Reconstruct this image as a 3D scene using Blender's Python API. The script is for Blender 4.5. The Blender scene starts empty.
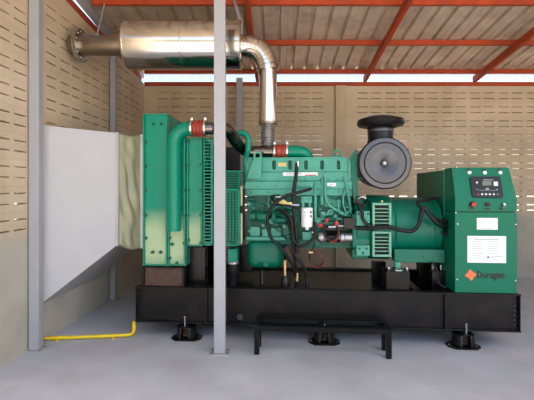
import bpy, bmesh, math, random
from mathutils import Vector, Matrix
random.seed(4)
PI = math.pi
C = bpy.context.scene.collection
SC = bpy.context.scene
EYE = 1.45

# ------------------------------------------------------------------ camera, sky, sun, exposure
cam_d = bpy.data.cameras.new('camera')
cam_d.sensor_width = 36.0
cam_d.lens = 36.0 * 400 / 534
cam_d.shift_y = -12 / 534
cam_d.clip_end = 300
cam = bpy.data.objects.new('camera', cam_d)
C.objects.link(cam)
cam.location = (0, 0, EYE)
cam.rotation_euler = (PI / 2, 0, 0)
SC.camera = cam

world = bpy.data.worlds.new('world')
SC.world = world
world.use_nodes = True
wn = world.node_tree
bg = wn.nodes['Background']
sky = wn.nodes.new('ShaderNodeTexSky')
sky.sky_type = 'NISHITA'
sky.sun_disc = False
sky.sun_elevation = math.radians(58)
sky.sun_rotation = math.radians(110)
sky.dust_density = 4.0
sky.air_density = 1.2
wn.links.new(sky.outputs[0], bg.inputs[0])
bg.inputs[1].default_value = 0.28

sun_d = bpy.data.lights.new('sun', 'SUN')
sun_d.energy = 9.0
sun_d.angle = math.radians(2)
sun_d.color = (1.0, 0.93, 0.83)
sun = bpy.data.objects.new('sun', sun_d)
C.objects.link(sun)
sun.rotation_euler = Vector((-0.30, 0.10, -0.90)).to_track_quat('-Z', 'Y').to_euler()

SC.view_settings.view_transform = 'Standard'
SC.view_settings.look = 'None'
SC.view_settings.gamma = 1
SC.view_settings.use_curve_mapping = False
SC.view_settings.exposure = 1.08
try:
    SC.cycles.use_denoising = True
    SC.cycles.max_bounces = 10
    SC.cycles.diffuse_bounces = 6
    SC.cycles.glossy_bounces = 5
except Exception:
    pass


# ------------------------------------------------------------------ materials
def lin(c):
    return tuple(((x / 255) / 12.92 if x / 255 <= 0.04045 else (((x / 255) + 0.055) / 1.055) ** 2.4) for x in c) + (1,)


def mat(name, rgb, rough=0.5, metal=0.0, var=0.06, scale=6.0, bump=0.0, bscale=60.0, spec=0.5, coat=0.0, wear=None, wear_amt=0.0, wear_scale=3.0):
    m = bpy.data.materials.new(name)
    m.use_nodes = True
    nt = m.node_tree
    N, L = nt.nodes, nt.links
    b = N['Principled BSDF']
    b.inputs['Roughness'].default_value = rough
    b.inputs['Metallic'].default_value = metal
    b.inputs['Specular IOR Level'].default_value = spec
    b.inputs['Coat Weight'].default_value = coat
    tc = N.new('ShaderNodeTexCoord')
    nz = N.new('ShaderNodeTexNoise')
    nz.inputs['Scale'].default_value = scale
    nz.inputs['Detail'].default_value = 5
    L.new(tc.outputs['Object'], nz.inputs['Vector'])
    r = N.new('ShaderNodeValToRGB')
    c = lin(rgb)
    r.color_ramp.elements[0].position = 0.3
    r.color_ramp.elements[1].position = 0.7
    r.color_ramp.elements[0].color = tuple(x * (1 - var) for x in c[:3]) + (1,)
    r.color_ramp.elements[1].color = tuple(min(1, x * (1 + var)) for x in c[:3]) + (1,)
    L.new(nz.outputs['Fac'], r.inputs['Fac'])
    out = r.outputs[0]
    if wear:
        n2 = N.new('ShaderNodeTexNoise')
        n2.inputs['Scale'].default_value = wear_scale
        n2.inputs['Detail'].default_value = 8
        L.new(tc.outputs['Object'], n2.inputs['Vector'])
        r2 = N.new('ShaderNodeValToRGB')
        r2.color_ramp.elements[0].position = 0.48
        r2.color_ramp.elements[1].position = 0.72
        r2.color_ramp.elements[0].color = (0, 0, 0, 1)
        r2.color_ramp.elements[1].color = (wear_amt,) * 3 + (1,)
        L.new(n2.outputs['Fac'], r2.inputs['Fac'])
        mx = N.new('ShaderNodeMix')
        mx.data_type = 'RGBA'
        L.new(r2.outputs[0], mx.inputs['Factor'])
        L.new(out, mx.inputs[6])
        mx.inputs[7].default_value = lin(wear)
        out = mx.outputs[2]
    L.new(out, b.inputs['Base Color'])
    if bump:
        n3 = N.new('ShaderNodeTexNoise')
        n3.inputs['Scale'].default_value = bscale
        n3.inputs['Detail'].default_value = 6
        L.new(tc.outputs['Object'], n3.inputs['Vector'])
        bp = N.new('ShaderNodeBump')
        bp.inputs['Strength'].default_value = bump
        bp.inputs['Distance'].default_value = 0.01
        L.new(n3.outputs['Fac'], bp.inputs['Height'])
        L.new(bp.outputs[0], b.inputs['Normal'])
    return m


M = {}
M['concrete'] = mat('concrete_floor', (170, 173, 180), 0.62, var=0.10, scale=2.2, bump=0.25, bscale=25, wear=(148, 146, 148), wear_amt=0.55, wear_scale=1.7)
M['ground'] = mat('sandy_ground', (180, 168, 152), 0.9, var=0.12, scale=1.0)
M['grey_paint'] = mat('grey_painted_steel', (150, 151, 156), 0.45, var=0.03)
M['red_oxide'] = mat('red_oxide_paint', (160, 56, 10), 0.6, var=0.12, scale=9, wear=(104, 40, 26), wear_amt=0.5)
M['roof'] = mat('galvanised_roof_sheet', (196, 180, 162), 0.45, metal=0.3, var=0.14, scale=3.0, wear=(140, 120, 102), wear_amt=0.5, wear_scale=5)
M['duct'] = mat('white_sheet_metal', (166, 166, 168), 0.5, var=0.03)
M['canvas'] = mat('olive_canvas', (126, 128, 100), 0.38, var=0.10, scale=5, coat=0.3)
M['stainless'] = mat('stainless_cladding', (204, 198, 190), 0.15, metal=1.0, var=0.05, scale=4)
M['stainless_dull'] = mat('weathered_stainless', (150, 134, 116), 0.33, metal=1.0, var=0.10, scale=8)
M['pipe_metal'] = mat('burnished_pipe', (112, 102, 96), 0.14, metal=1.0, var=0.12, scale=12)
M['chrome'] = mat('zinc_plated_steel', (200, 200, 200), 0.25, metal=1.0, var=0.04)
M['green_rad'] = mat('radiator_green', (0, 124, 98), 0.27, var=0.06, spec=0.3)
M['green_engine'] = mat('engine_green', (72, 150, 130), 0.38, spec=0.3, var=0.06, scale=14, wear=(40, 122, 98), wear_amt=0.4, wear_scale=9)
M['green_block'] = mat('block_green', (0, 92, 74), 0.36, spec=0.3, var=0.14, scale=18, wear=(50, 130, 106), wear_amt=0.35, wear_scale=12)
M['green_alt'] = mat('alternator_green', (0, 100, 78), 0.36, spec=0.3, var=0.06)
M['green_cab'] = mat('cabinet_green', (0, 102, 76), 0.45, spec=0.25, var=0.04)
M['black_paint'] = mat('black_gloss_paint', (13, 13, 14), 0.25, spec=0.25, var=0.2, scale=5, bump=0.04)
M['black_rail'] = mat('dusty_black_paint', (17, 16, 16), 0.36, spec=0.22, var=0.25, scale=4, wear=(44, 38, 34), wear_amt=0.5, wear_scale=6)
M['rubber'] = mat('black_rubber', (12, 12, 13), 0.5, spec=0.35, var=0.1)
M['black_plastic'] = mat('black_plastic', (14, 14, 15), 0.33, spec=0.35, var=0.1)
M['dark_grey'] = mat('charcoal_filter_face', (86, 86, 90), 0.36, metal=0.75, var=0.05)
M['rust'] = mat('rusty_brown_steel', (74, 50, 38), 0.6, var=0.25, scale=20)
M['silicone'] = mat('red_silicone', (140, 46, 30), 0.42, var=0.08)
M['red_plastic'] = mat('red_plastic', (170, 30, 22), 0.4, var=0.04)
M['white_enamel'] = mat('white_enamel', (232, 232, 228), 0.3, var=0.02)
M['paper'] = mat('white_paper', (226, 228, 230), 0.6, var=0.02)
M['ink'] = mat('dark_ink', (28, 28, 30), 0.6, var=0.02)
M['grey_ink'] = mat('grey_ink', (150, 152, 158), 0.6, var=0.02)
M['vent_green'] = mat('pale_green_paint', (104, 164, 138), 0.4, var=0.04)
M['orange'] = mat('orange_vinyl', (214, 110, 58), 0.5, var=0.02)
M['yellow_pipe'] = mat('yellow_conduit', (222, 192, 26), 0.4, var=0.05)
M['yellow_tag'] = mat('yellow_tag', (214, 196, 120), 0.6, var=0.15, scale=40)
M['brass'] = mat('brass_fitting', (196, 170, 120), 0.3, metal=0.8, var=0.1)
M['aluminium'] = mat('cast_aluminium', (168, 166, 166), 0.35, metal=0.8, var=0.12, scale=20)
M['lcd'] = mat('display_glass', (96, 104, 84), 0.2, var=0.02)
M['cream_strip'] = mat('cream_guard_strip', (176, 186, 150), 0.45, var=0.06)


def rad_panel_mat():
    """green coat that turns cream over the lower part of the panels, broken by noise."""
    m = mat('green_to_cream_coat', (0, 128, 102), 0.3, var=0.04, spec=0.3)
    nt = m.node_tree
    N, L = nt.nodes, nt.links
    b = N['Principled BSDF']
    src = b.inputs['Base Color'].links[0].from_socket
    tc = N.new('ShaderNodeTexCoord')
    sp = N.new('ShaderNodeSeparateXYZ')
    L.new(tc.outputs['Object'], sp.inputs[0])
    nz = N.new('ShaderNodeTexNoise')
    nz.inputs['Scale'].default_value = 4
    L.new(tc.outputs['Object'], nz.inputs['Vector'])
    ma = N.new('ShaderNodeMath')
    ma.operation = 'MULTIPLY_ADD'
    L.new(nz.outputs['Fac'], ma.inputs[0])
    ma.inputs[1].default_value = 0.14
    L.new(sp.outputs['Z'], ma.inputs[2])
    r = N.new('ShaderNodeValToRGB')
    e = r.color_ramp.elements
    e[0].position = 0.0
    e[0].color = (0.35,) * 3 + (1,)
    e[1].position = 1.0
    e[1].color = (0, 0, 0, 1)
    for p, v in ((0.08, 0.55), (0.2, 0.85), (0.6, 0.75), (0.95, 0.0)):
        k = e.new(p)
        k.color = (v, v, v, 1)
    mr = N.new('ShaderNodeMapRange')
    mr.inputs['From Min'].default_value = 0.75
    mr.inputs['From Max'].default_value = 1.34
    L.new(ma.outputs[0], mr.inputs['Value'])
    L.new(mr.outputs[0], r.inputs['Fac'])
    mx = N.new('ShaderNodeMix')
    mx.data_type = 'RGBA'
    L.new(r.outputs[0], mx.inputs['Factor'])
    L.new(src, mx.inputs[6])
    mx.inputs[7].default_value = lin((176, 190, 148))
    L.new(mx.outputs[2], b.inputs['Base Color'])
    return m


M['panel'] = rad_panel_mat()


def wall_mat(name):
    m = bpy.data.materials.new(name)
    m.use_nodes = True
    nt = m.node_tree
    N, L = nt.nodes, nt.links
    b = N['Principled BSDF']
    b.inputs['Roughness'].default_value = 0.85
    tc = N.new('ShaderNodeTexCoord')
    nz = N.new('ShaderNodeTexNoise')
    nz.inputs['Scale'].default_value = 1.6
    nz.inputs['Detail'].default_value = 7
    L.new(tc.outputs['Object'], nz.inputs['Vector'])
    r = N.new('ShaderNodeValToRGB')
    r.color_ramp.elements[0].position = 0.32
    r.color_ramp.elements[1].position = 0.7
    r.color_ramp.elements[0].color = lin((178, 160, 136))
    r.color_ramp.elements[1].color = lin((204, 187, 163))
    L.new(nz.outputs['Fac'], r.inputs['Fac'])
    sp = N.new('ShaderNodeSeparateXYZ')
    L.new(tc.outputs['Object'], sp.inputs[0])
    cb = N.new('ShaderNodeCombineXYZ')
    L.new(sp.outputs['X'], cb.inputs['X'])
    L.new(sp.outputs['Z'], cb.inputs['Y'])
    mp = N.new('ShaderNodeMapping')
    mp.inputs['Location'].default_value = (0.0, -1.017, 0)
    L.new(cb.outputs[0], mp.inputs['Vector'])
    br = N.new('ShaderNodeTexBrick')
    br.offset = 0.0
    br.inputs['Scale'].default_value = 1.0
    br.inputs['Brick Width'].default_value = 0.455
    br.inputs['Row Height'].default_value = 0.225
    br.inputs['Mortar Size'].default_value = 0.006
    br.inputs['Mortar Smooth'].default_value = 0.8
    br.inputs['Color1'].default_value = (1, 1, 1, 1)
    br.inputs['Color2'].default_value = (0.93, 0.93, 0.93, 1)
    br.inputs['Mortar'].default_value = (0.84, 0.83, 0.82, 1)
    L.new(mp.outputs[0], br.inputs['Vector'])
    mx = N.new('ShaderNodeMix')
    mx.data_type = 'RGBA'
    mx.blend_type = 'MULTIPLY'
    mx.inputs['Factor'].default_value = 0.8
    L.new(r.outputs[0], mx.inputs[6])
    L.new(br.outputs['Color'], mx.inputs[7])
    # cement render band below the vent blocks: plain grey cement, tinted cooler to paint in the less warm light low down
    mr = N.new('ShaderNodeMapRange')
    mr.inputs['From Min'].default_value = 0.95
    mr.inputs['From Max'].default_value = 1.10
    L.new(sp.outputs['Z'], mr.inputs['Value'])
    m2 = N.new('ShaderNodeMix')
    m2.data_type = 'RGBA'
    L.new(mr.outputs[0], m2.inputs['Factor'])
    m3 = N.new('ShaderNodeMix')
    m3.data_type = 'RGBA'
    m3.blend_type = 'MULTIPLY'
    m3.inputs['Factor'].default_value = 1
    L.new(r.outputs[0], m3.inputs[6])
    m3.inputs[7].default_value = (0.76, 0.88, 1.04, 1)
    L.new(m3.outputs[2], m2.inputs[6])
    L.new(mx.outputs[2], m2.inputs[7])
    L.new(m2.outputs[2], b.inputs['Base Color'])
    n3 = N.new('ShaderNodeTexNoise')
    n3.inputs['Scale'].default_value = 30
    n3.inputs['Detail'].default_value = 6
    L.new(tc.outputs['Object'], n3.inputs['Vector'])
    bp = N.new('ShaderNodeBump')
    bp.inputs['Strength'].default_value = 0.3
    bp.inputs['Distance'].default_value = 0.01
    L.new(n3.outputs['Fac'], bp.inputs['Height'])
    L.new(bp.outputs[0], b.inputs['Normal'])
    return m


M['wall'] = wall_mat('vent_block_concrete')


# ------------------------------------------------------------------ mesh helpers
class MB:
    def __init__(self):
        self.bm = bmesh.new()

    def box(self, x0, x1, y0, y1, z0, z1):
        a = [self.bm.verts.new(p) for p in ((x0, y0, z0), (x1, y0, z0), (x1, y1, z0), (x0, y1, z0),
                                            (x0, y0, z1), (x1, y0, z1), (x1, y1, z1), (x0, y1, z1))]
        for f in ((0, 3, 2, 1), (4, 5, 6, 7), (0, 1, 5, 4), (1, 2, 6, 5), (2, 3, 7, 6), (3, 0, 4, 7)):
            self.bm.faces.new([a[i] for i in f])
        return self

    def bar(self, p, q, w, h, up=Vector((0, 0, 1))):
        p, q = Vector(p), Vector(q)
        d = (q - p).normalized()
        s = d.cross(up)
        if s.length < 1e-4:
            s = Vector((1, 0, 0))
        s.normalize()
        u = s.cross(d)
        vs = []
        for c in (p, q):
            for a, b in ((-1, -1), (1, -1), (1, 1), (-1, 1)):
                vs.append(self.bm.verts.new(c + s * a * w / 2 + u * b * h / 2))
        for f in ((3, 2, 1, 0), (4, 5, 6, 7), (0, 1, 5, 4), (1, 2, 6, 5), (2, 3, 7, 6), (3, 0, 4, 7)):
            self.bm.faces.new([vs[i] for i in f])
        return self

    def prism(self, pts, a, b, axis='y'):
        """polygon pts (u, w) extruded from a to b along axis"""
        def P(u, w, t):
            return {'y': (u, t, w), 'x': (t, u, w), 'z': (u, w, t)}[axis]
        A = [self.bm.verts.new(P(u, w, a)) for u, w in pts]
        B = [self.bm.verts.new(P(u, w, b)) for u, w in pts]
        n = len(pts)
        self.bm.faces.new(A)
        self.bm.faces.new(B[::-1])
        for i in range(n):
            self.bm.faces.new([A[i], B[i], B[(i + 1) % n], A[(i + 1) % n]])
        return self

    def lathe(self, prof, c, axis='z', n=32, ring=False):
        """prof: list of (radius, offset along axis)"""
        c = Vector(c)
        ax = {'x': Vector((1, 0, 0)), 'y': Vector((0, 1, 0)), 'z': Vector((0, 0, 1))}[axis] if isinstance(axis, str) else Vector(axis).normalized()
        u = ax.orthogonal().normalized()
        w = ax.cross(u)
        rings = []
        for r, t in prof:
            if r < 1e-6:
                rings.append([self.bm.verts.new(c + ax * t)])
            else:
                rings.append([self.bm.verts.new(c + ax * t + (u * math.cos(2 * PI * i / n) + w * math.sin(2 * PI * i / n)) * r) for i in range(n)])
        for A, B in zip(rings, rings[1:]):
            if len(A) == 1 and len(B) == 1:
                continue
            for i in range(n):
                j = (i + 1) % n
                f = [A[i % len(A)], A[j % len(A)], B[j % len(B)], B[i % len(B)]]
                g = []
                for v in f:
                    if v not in g:
                        g.append(v)
                self.bm.faces.new(g)
        if ring:
            A, B = rings[-1], rings[0]
            for i in range(n):
                j = (i + 1) % n
                self.bm.faces.new([A[i], A[j], B[j], B[i]])
            return self
        if len(rings[0]) > 1:
            self.bm.faces.new(rings[0][::-1])
        if len(rings[-1]) > 1:
            self.bm.faces.new(rings[-1])
        return self

    def cyl(self, c, r, a, b, axis='z', n=24):
        return self.lathe([(r, a), (r, b)], c, axis, n)

    def tube(self, pts, r, n=12, smooth=6, caps=True):
        pts = [Vector(p) for p in pts]
        if smooth and len(pts) > 2:
            out = []
            P = [pts[0] * 2 - pts[1]] + pts + [pts[-1] * 2 - pts[-2]]
            for i in range(1, len(P) - 2):
                for k in range(smooth):
                    t = k / smooth
                    a, b, c, d = P[i - 1], P[i], P[i + 1], P[i + 2]
                    out.append(0.5 * ((2 * b) + (c - a) * t + (2 * a - 5 * b + 4 * c - d) * t * t + (3 * b - a - 3 * c + d) * t ** 3))
            out.append(pts[-1])
            pts = out
        rr = r if isinstance(r, (list, tuple)) else [r] * len(pts)
        if len(rr) != len(pts):
            rr = [rr[min(len(rr) - 1, int(i * len(rr) / len(pts)))] for i in range(len(pts))]
        rings = []
        u = None
        for i, p in enumerate(pts):
            d = (pts[min(i + 1, len(pts) - 1)] - pts[max(i - 1, 0)]).normalized()
            if u is None:
                u = d.orthogonal().normalized()
            u = (u - d * u.dot(d)).normalized()
            w = d.cross(u)
            rings.append([self.bm.verts.new(p + (u * math.cos(2 * PI * k / n) + w * math.sin(2 * PI * k / n)) * rr[i]) for k in range(n)])
        for A, B in zip(rings, rings[1:]):
            for k in range(n):
                self.bm.faces.new([A[k], A[(k + 1) % n], B[(k + 1) % n], B[k]])
        if caps:
            self.bm.faces.new(rings[0][::-1])
            self.bm.faces.new(rings[-1])
        return self

    def each(self, name, m, parent=None, bevel=0.0, smooth=True, seg=2):
        """build every separate piece of this mesh as an object of its own"""
        left = set(self.bm.verts)
        out = []
        while left:
            st = [next(iter(left))]
            isl = set(st)
            while st:
                v = st.pop()
                for e in v.link_edges:
                    w = e.other_vert(v)
                    if w not in isl:
                        isl.add(w)
                        st.append(w)
            left -= isl
            out.append(isl)
        out.sort(key=lambda i: min((v.co.x, v.co.y, v.co.z) for v in i))
        objs = []
        for isl in out:
            p = MB()
            mp = {}
            for v in isl:
                mp[v] = p.bm.verts.new(v.co)
            for f in self.bm.faces:
                if f.verts[0] in isl:
                    p.bm.faces.new([mp[v] for v in f.verts])
            objs.append(p.build(name, m, parent, bevel, smooth, seg))
        self.bm.free()
        return objs

    def build(self, name, m, parent=None, bevel=0.0, smooth=True, seg=2):
        bmesh.ops.recalc_face_normals(self.bm, faces=self.bm.faces)
        me = bpy.data.meshes.new(name)
        self.bm.to_mesh(me)
        self.bm.free()
        me.materials.append(M[m] if isinstance(m, str) else m)
        o = bpy.data.objects.new(name, me)
        C.objects.link(o)
        if parent:
            o.parent = parent
        if bevel:
            b = o.modifiers.new('bevel', 'BEVEL')
            b.width = bevel
            b.segments = seg
            b.limit_method = 'ANGLE'
        if smooth:
            for p in me.polygons:
                p.use_smooth = True
            try:
                me.set_sharp_from_angle(angle=math.radians(35))
            except Exception:
                for p in me.polygons:
                    p.use_smooth = False
        return o


def holed(outline, holes, thick, place, name, m, parent=None, bevel=0.0):
    """flat plate with holes from 2-D loops (x, z); place(x, y, z)->Vector; thickness grows along +y"""
    cu = bpy.data.curves.new('loops', 'CURVE')
    cu.dimensions = '2D'
    cu.fill_mode = 'BOTH'
    cu.extrude = thick / 2
    for loop in [outline] + holes:
        s = cu.splines.new('POLY')
        s.points.add(len(loop) - 1)
        for i, (x, z) in enumerate(loop):
            s.points[i].co = (x, z, 0, 1)
        s.use_cyclic_u = True
    t = bpy.data.objects.new('loops', cu)
    C.objects.link(t)
    dg = bpy.context.evaluated_depsgraph_get()
    me = bpy.data.meshes.new_from_object(t.evaluated_get(dg))
    bpy.data.objects.remove(t)
    for v in me.vertices:
        x, z, d = v.co
        v.co = place(x, d + thick / 2, z)
    me.name = name
    me.materials.clear()
    me.materials.append(M[m])
    o = bpy.data.objects.new(name, me)
    C.objects.link(o)
    if parent:
        o.parent = parent
    return o


def circle(cx, cz, r, n=20, a0=0, a1=2 * PI):
    full = abs(a1 - a0 - 2 * PI) < 1e-6
    k = n if full else n + 1
    return [(cx + r * math.cos(a0 + (a1 - a0) * i / n), cz + r * math.sin(a0 + (a1 - a0) * i / n)) for i in range(k)]


def capsule(cx, z0, z1, r, n=8):
    return circle(cx, z1 - r, r, n, 0, PI) + circle(cx, z0 + r, r, n, PI, 2 * PI)


def text(s, size, loc, m, parent, name='lettering', rotz=0.0, bold=0.0, sx=1.0):
    cu = bpy.data.curves.new('txt', 'FONT')
    cu.body = s
    cu.size = size
    cu.extrude = 0.0006
    cu.align_x = 'CENTER'
    cu.align_y = 'CENTER'
    t = bpy.data.objects.new('txt', cu)
    C.objects.link(t)
    dg = bpy.context.evaluated_depsgraph_get()
    me = bpy.data.meshes.new_from_object(t.evaluated_get(dg))
    bpy.data.objects.remove(t)
    for v in me.vertices:
        x, y, z = v.co
        v.co = (x * sx, -z, y)
    if bold:
        bt = bmesh.new()
        for dx, dz in ((0, 0), (-bold, 0), (bold, 0), (0, bold), (0, -bold)):
            n0 = len(bt.verts)
            bt.from_mesh(me)
            bt.verts.ensure_lookup_table()
            for v in bt.verts[n0:]:
                v.co += Vector((dx, (abs(dx) + abs(dz)) * 0.05, dz))
        bt.to_mesh(me)
        bt.free()
    me.materials.clear()
    me.materials.append(M[m])
    o = bpy.data.objects.new(name, me)
    C.objects.link(o)
    o.parent = parent
    o.location = loc
    o.rotation_euler = (0, 0, rotz)
    return o


def tag(o, label=None, cat=None, group=None, kind=None):
    for k, v in (('label', label), ('category', cat), ('group', group), ('kind', kind)):
        if v:
            o[k] = v
    return o


def empty(name, loc, rz=0.0):
    o = bpy.data.objects.new(name, None)
    o.empty_display_size = 0.1
    C.objects.link(o)
    o.location = loc
    o.rotation_euler = (0, 0, rz)
    return o


def W(px, py, D):
    """world point seen at photo pixel (px, py) and standing D metres away: used to take measurements"""
    return Vector(((px - 267) * D / 400, D, EYE - (py - 188) * D / 400))


# generator frame: s runs along its front, v into the room, z up
L0 = Vector((-1.27, 3.85, 0))
GU = Vector((3.54, -0.28, 0)).normalized()
GN = Vector((0.28, 3.54, 0)).normalized()
YAW = math.atan2(GU.y, GU.x)


def g(px, py, v):
    t = (px - 267) / 400
    bx, by = L0.x + GN.x * v, L0.y + GN.y * v
    s = (t * by - bx) / (GU.x - t * GU.y)
    Y = by + GU.y * s
    return Vector((s, v, EYE - (py - 188) * Y / 400))


def gs(px, v):
    return g(px, 188, v).x


def gz(px, py, v):
    return g(px, py, v).z


def gbox(mb, px0, px1, py0, py1, v0, v1):
    pm = (px0 + px1) / 2
    mb.box(gs(px0, v0), gs(px1, v0), v0, v1, gz(pm, py1, v0), gz(pm, py0, v0))
    return mb


# ------------------------------------------------------------------ setting: ground, floor, walls, roof
BACK = 6.44
mb = MB()
mb.box(-60, 60, -60, 90, -0.32, -0.22)
tag(mb.build('floor_outside', 'ground', smooth=False), kind='structure')
mb = MB()
mb.box(-2.6, 7.6, -0.6, 6.75, -0.22, 0.0)
tag(mb.build('floor', 'concrete', smooth=False), kind='structure')

ROW_Z = [1.09 + 0.225 * k for k in range(14)]      # lower slot of each block course


def vent_wall(name, length, top, starts, thick=0.09, side=1):
    """wall in its own frame: a along x, thickness y 0..thick, z up; starts = left edges of 0.455 m block columns"""
    bm = bmesh.new()

    def quad(a0, a1, z0, z1, z1b=None):
        z1b = z1 if z1b is None else z1b
        for y, fl in ((0, False), (thick, True)):
            p = [(a0, y, z0), (a1, y, z0), (a1, y, z1b), (a0, y, z1)]
            if fl:
                p.reverse()
            bm.faces.new([bm.verts.new(q) for q in p])

    def hole(a0, a1, z0, z1):
        for p in ([(a0, 0, z0), (a1, 0, z0), (a1, thick, z0), (a0, thick, z0)],
                  [(a0, 0, z1), (a0, thick, z1), (a1, thick, z1), (a1, 0, z1)],
                  [(a0, 0, z0), (a0, thick, z0), (a0, thick, z1), (a0, 0, z1)],
                  [(a1, 0, z0), (a1, 0, z1), (a1, thick, z1), (a1, thick, z0)]):
            bm.faces.new([bm.verts.new(q) for q in p])

    edges = []
    cur = 0.0
    for s in starts:
        if s > cur + 1e-6:
            edges.append((cur, s, False))
        edges.append((s, s + 0.455, True))
        cur = s + 0.455
    if cur < length:
        edges.append((cur, length, False))
    for a0, a1, vent in edges:
        t0, t1 = top(a0), top(a1)
        if not vent:
            quad(a0, a1, 0, t0, t1)
            continue
        z = 0.0
        for r in ROW_Z:
            for dz in (0.0, 0.09):
                h0, h1 = r + dz - 0.0065, r + dz + 0.0065
                if h1 + 0.05 > min(t0, t1):
                    continue
                quad(a0, a1, z, h0)
                xs = [a0 + 0.035, a0 + 0.195, a0 + 0.25, a0 + 0.41]
                quad(a0, xs[0], h0, h1)
                quad(xs[1], xs[2], h0, h1)
                quad(xs[3], a1, h0, h1)
                hole(xs[0], xs[1], h0, h1)
                hole(xs[2], xs[3], h0, h1)
                z = h1
        quad(a0, a1, z, t0, t1)
    # closing faces: ends and top
    for a in (0, length):
        bm.faces.new([bm.verts.new(q) for q in ((a, 0, 0), (a, thick, 0), (a, thick, top(a)), (a, 0, top(a)))])
    bm.faces.new([bm.verts.new(q) for q in ((0, 0, top(0)), (length, 0, top(length)), (length, thick, top(length)), (0, thick, top(0)))])
    for v in bm.verts:
        v.co.y *= side
    bmesh.ops.remove_doubles(bm, verts=bm.verts, dist=1e-5)
    bmesh.ops.recalc_face_normals(bm, faces=bm.faces)
    me = bpy.data.meshes.new(name)
    bm.to_mesh(me)
    bm.free()
    me.materials.append(M['wall'])
    o = bpy.data.objects.new(name, me)
    C.objects.link(o)
    o['kind'] = 'structure'
    return o


# back wall: from the corner x=-1.98 to x=7; blocks left and right of the pilaster
X0 = -1.98
st = []
x = 0.49 - 0.455 * 5
while x < 0.9:
    if x > X0:
        st.append(x - X0)
    x += 0.455
x = 1.425
while x < 6.6:
    st.append(x - X0)
    x += 0.455
wb = vent_wall('wall_back', 9.0, lambda a: 3.09, sorted(st))
wb.location = (X0, BACK, 0)

# left wall
P0, P1 = Vector((-1.98, BACK, 0)), Vector((-2.14, 3.3, 0))
dl = (P1 - P0).normalized()


def roof_z(D):
    return 3.33 + 0.12 * (6.44 - D)


wl = vent_wall('wall_left', 7.2, lambda a: 3.13 + 0.12 * a, [0.14 + 0.455 * k for k in range(15)], side=-1)
wl.location = P0
wl.rotation_euler = (0, 0, math.atan2(dl.y, dl.x))
# local +y of this frame points away from the room when travelling towards the camera

wr = vent_wall('wall_right_light_block', 7.2, lambda a: 3.09 + 0.12 * a, [0.14 + 0.455 * k for k in range(15)])  # unseen wall added to cut side light and darken the lower right
wr.location = (7.3, BACK, 0)
wr.rotation_euler = (0, 0, -PI / 2)
pl = MB().box(1.095, 1.256, BACK - 0.055, BACK, 0, 3.09)
tag(pl.build('trim_1', 'wall', bevel=0.006), kind='structure')
pl = MB().box(5.05, 5.21, BACK - 0.055, BACK, 0, 3.09)
tag(pl.build('trim_2', 'wall', bevel=0.006), kind='structure')

# corrugated roof: one sheet following the slope, trapezoid ribs running down the slope
bm = bmesh.new()
prof = []
x = -2.06
while x < 7.6:
    prof += [(x, 0), (x + 0.070, 0), (x + 0.076, 0.004), (x + 0.082, 0), (x + 0.15, 0), (x + 0.166, 0.036), (x + 0.191, 0.036)]
    x += 0.207
D0, D1 = 0.9, 6.5
SK = 0.0275   # the ribs and rafters run a touch askew of the wall
fr = [bm.verts.new((x - SK * (D1 - D0), D0, roof_z(D0) + h)) for x, h in prof]
bk = [bm.verts.new((x, D1, roof_z(D1) + h)) for x, h in prof]
for i in range(len(prof) - 1):
    bm.faces.new([fr[i], bk[i], bk[i + 1], fr[i + 1]])
me = bpy.data.meshes.new('ceiling')
bm.to_mesh(me)
bm.free()
me.materials.append(M['roof'])
o = bpy.data.objects.new('ceiling', me)
C.objects.link(o)
sl = o.modifiers.new('thickness', 'SOLIDIFY')
sl.thickness = 0.0015
sl.offset = 1
o['kind'] = 'structure'

# purlins across
words = ['red purlin right above the mesh strip at the back wall', 'second red purlin from the back wall, across mid roof',
         'third red purlin from the back wall, along the top of the view', None, None, None, None]
for i, D in enumerate((6.37, 5.42, 4.48, 3.5, 2.5, 1.5, 0.5)):
    if i > 2:
        continue
    zt = roof_z(D) - 0.002
    mb = MB()
    mb.box(-1.95, 7.5, D - 0.025, D + 0.025, zt - 0.068, zt)
    tag(mb.build('roof_purlin', 'red_oxide', bevel=0.003), words[i], 'roof beam', 'red purlins carrying the roof sheet')
# rafters down the slope
words = ['red sloping rafter passing behind the silver exhaust elbow', 'red sloping rafter meeting the back wall above the black air filter',
         'red sloping rafter at far right, above the control cabinet']
for i, X in enumerate((-0.153, 1.58, 3.35)):
    mb = MB()
    Da, Db = 1.0, 6.48
    p = [(Da, roof_z(Da) - 0.172), (Db, roof_z(Db) - 0.172), (Db, roof_z(Db) - 0.072), (Da, roof_z(Da) - 0.072)]
    skew = 0.0
    mb.prism(p, X - 0.025, X + 0.025, axis='x')
    for v_ in mb.bm.verts:
        v_.co.x -= SK * (6.44 - v_.co.y)
    o = mb.build('roof_rafter', 'red_oxide', bevel=0.003)
    tag(o, words[i], 'roof beam', 'red rafters running down the roof slope')
# red beam along the top of the back wall
mb = MB().box(-1.975, 7.0, BACK - 0.012, BACK + 0.07, 3.09, 3.156)
tag(mb.build('wall_top_beam', 'red_oxide', bevel=0.003), 'flat red steel beam lying on top of the back wall', 'beam')
# dark red beam along the sloping top of the left wall
mb = MB()
a, b = P0 + Vector((-0.045, -0.1, 0)), P0 + dl * 6.6 + Vector((-0.045, 0, 0))
mb.bar(a + Vector((0, 0, 3.13 + 0.012 + 0.042)), b + Vector((0, 0, 3.13 + 0.12 * 6.6 + 0.048)), 0.08, 0.08)
tag(mb.build('wall_top_beam', 'red_oxide'), 'dark red beam on the sloping top of the left wall', 'beam')

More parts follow.
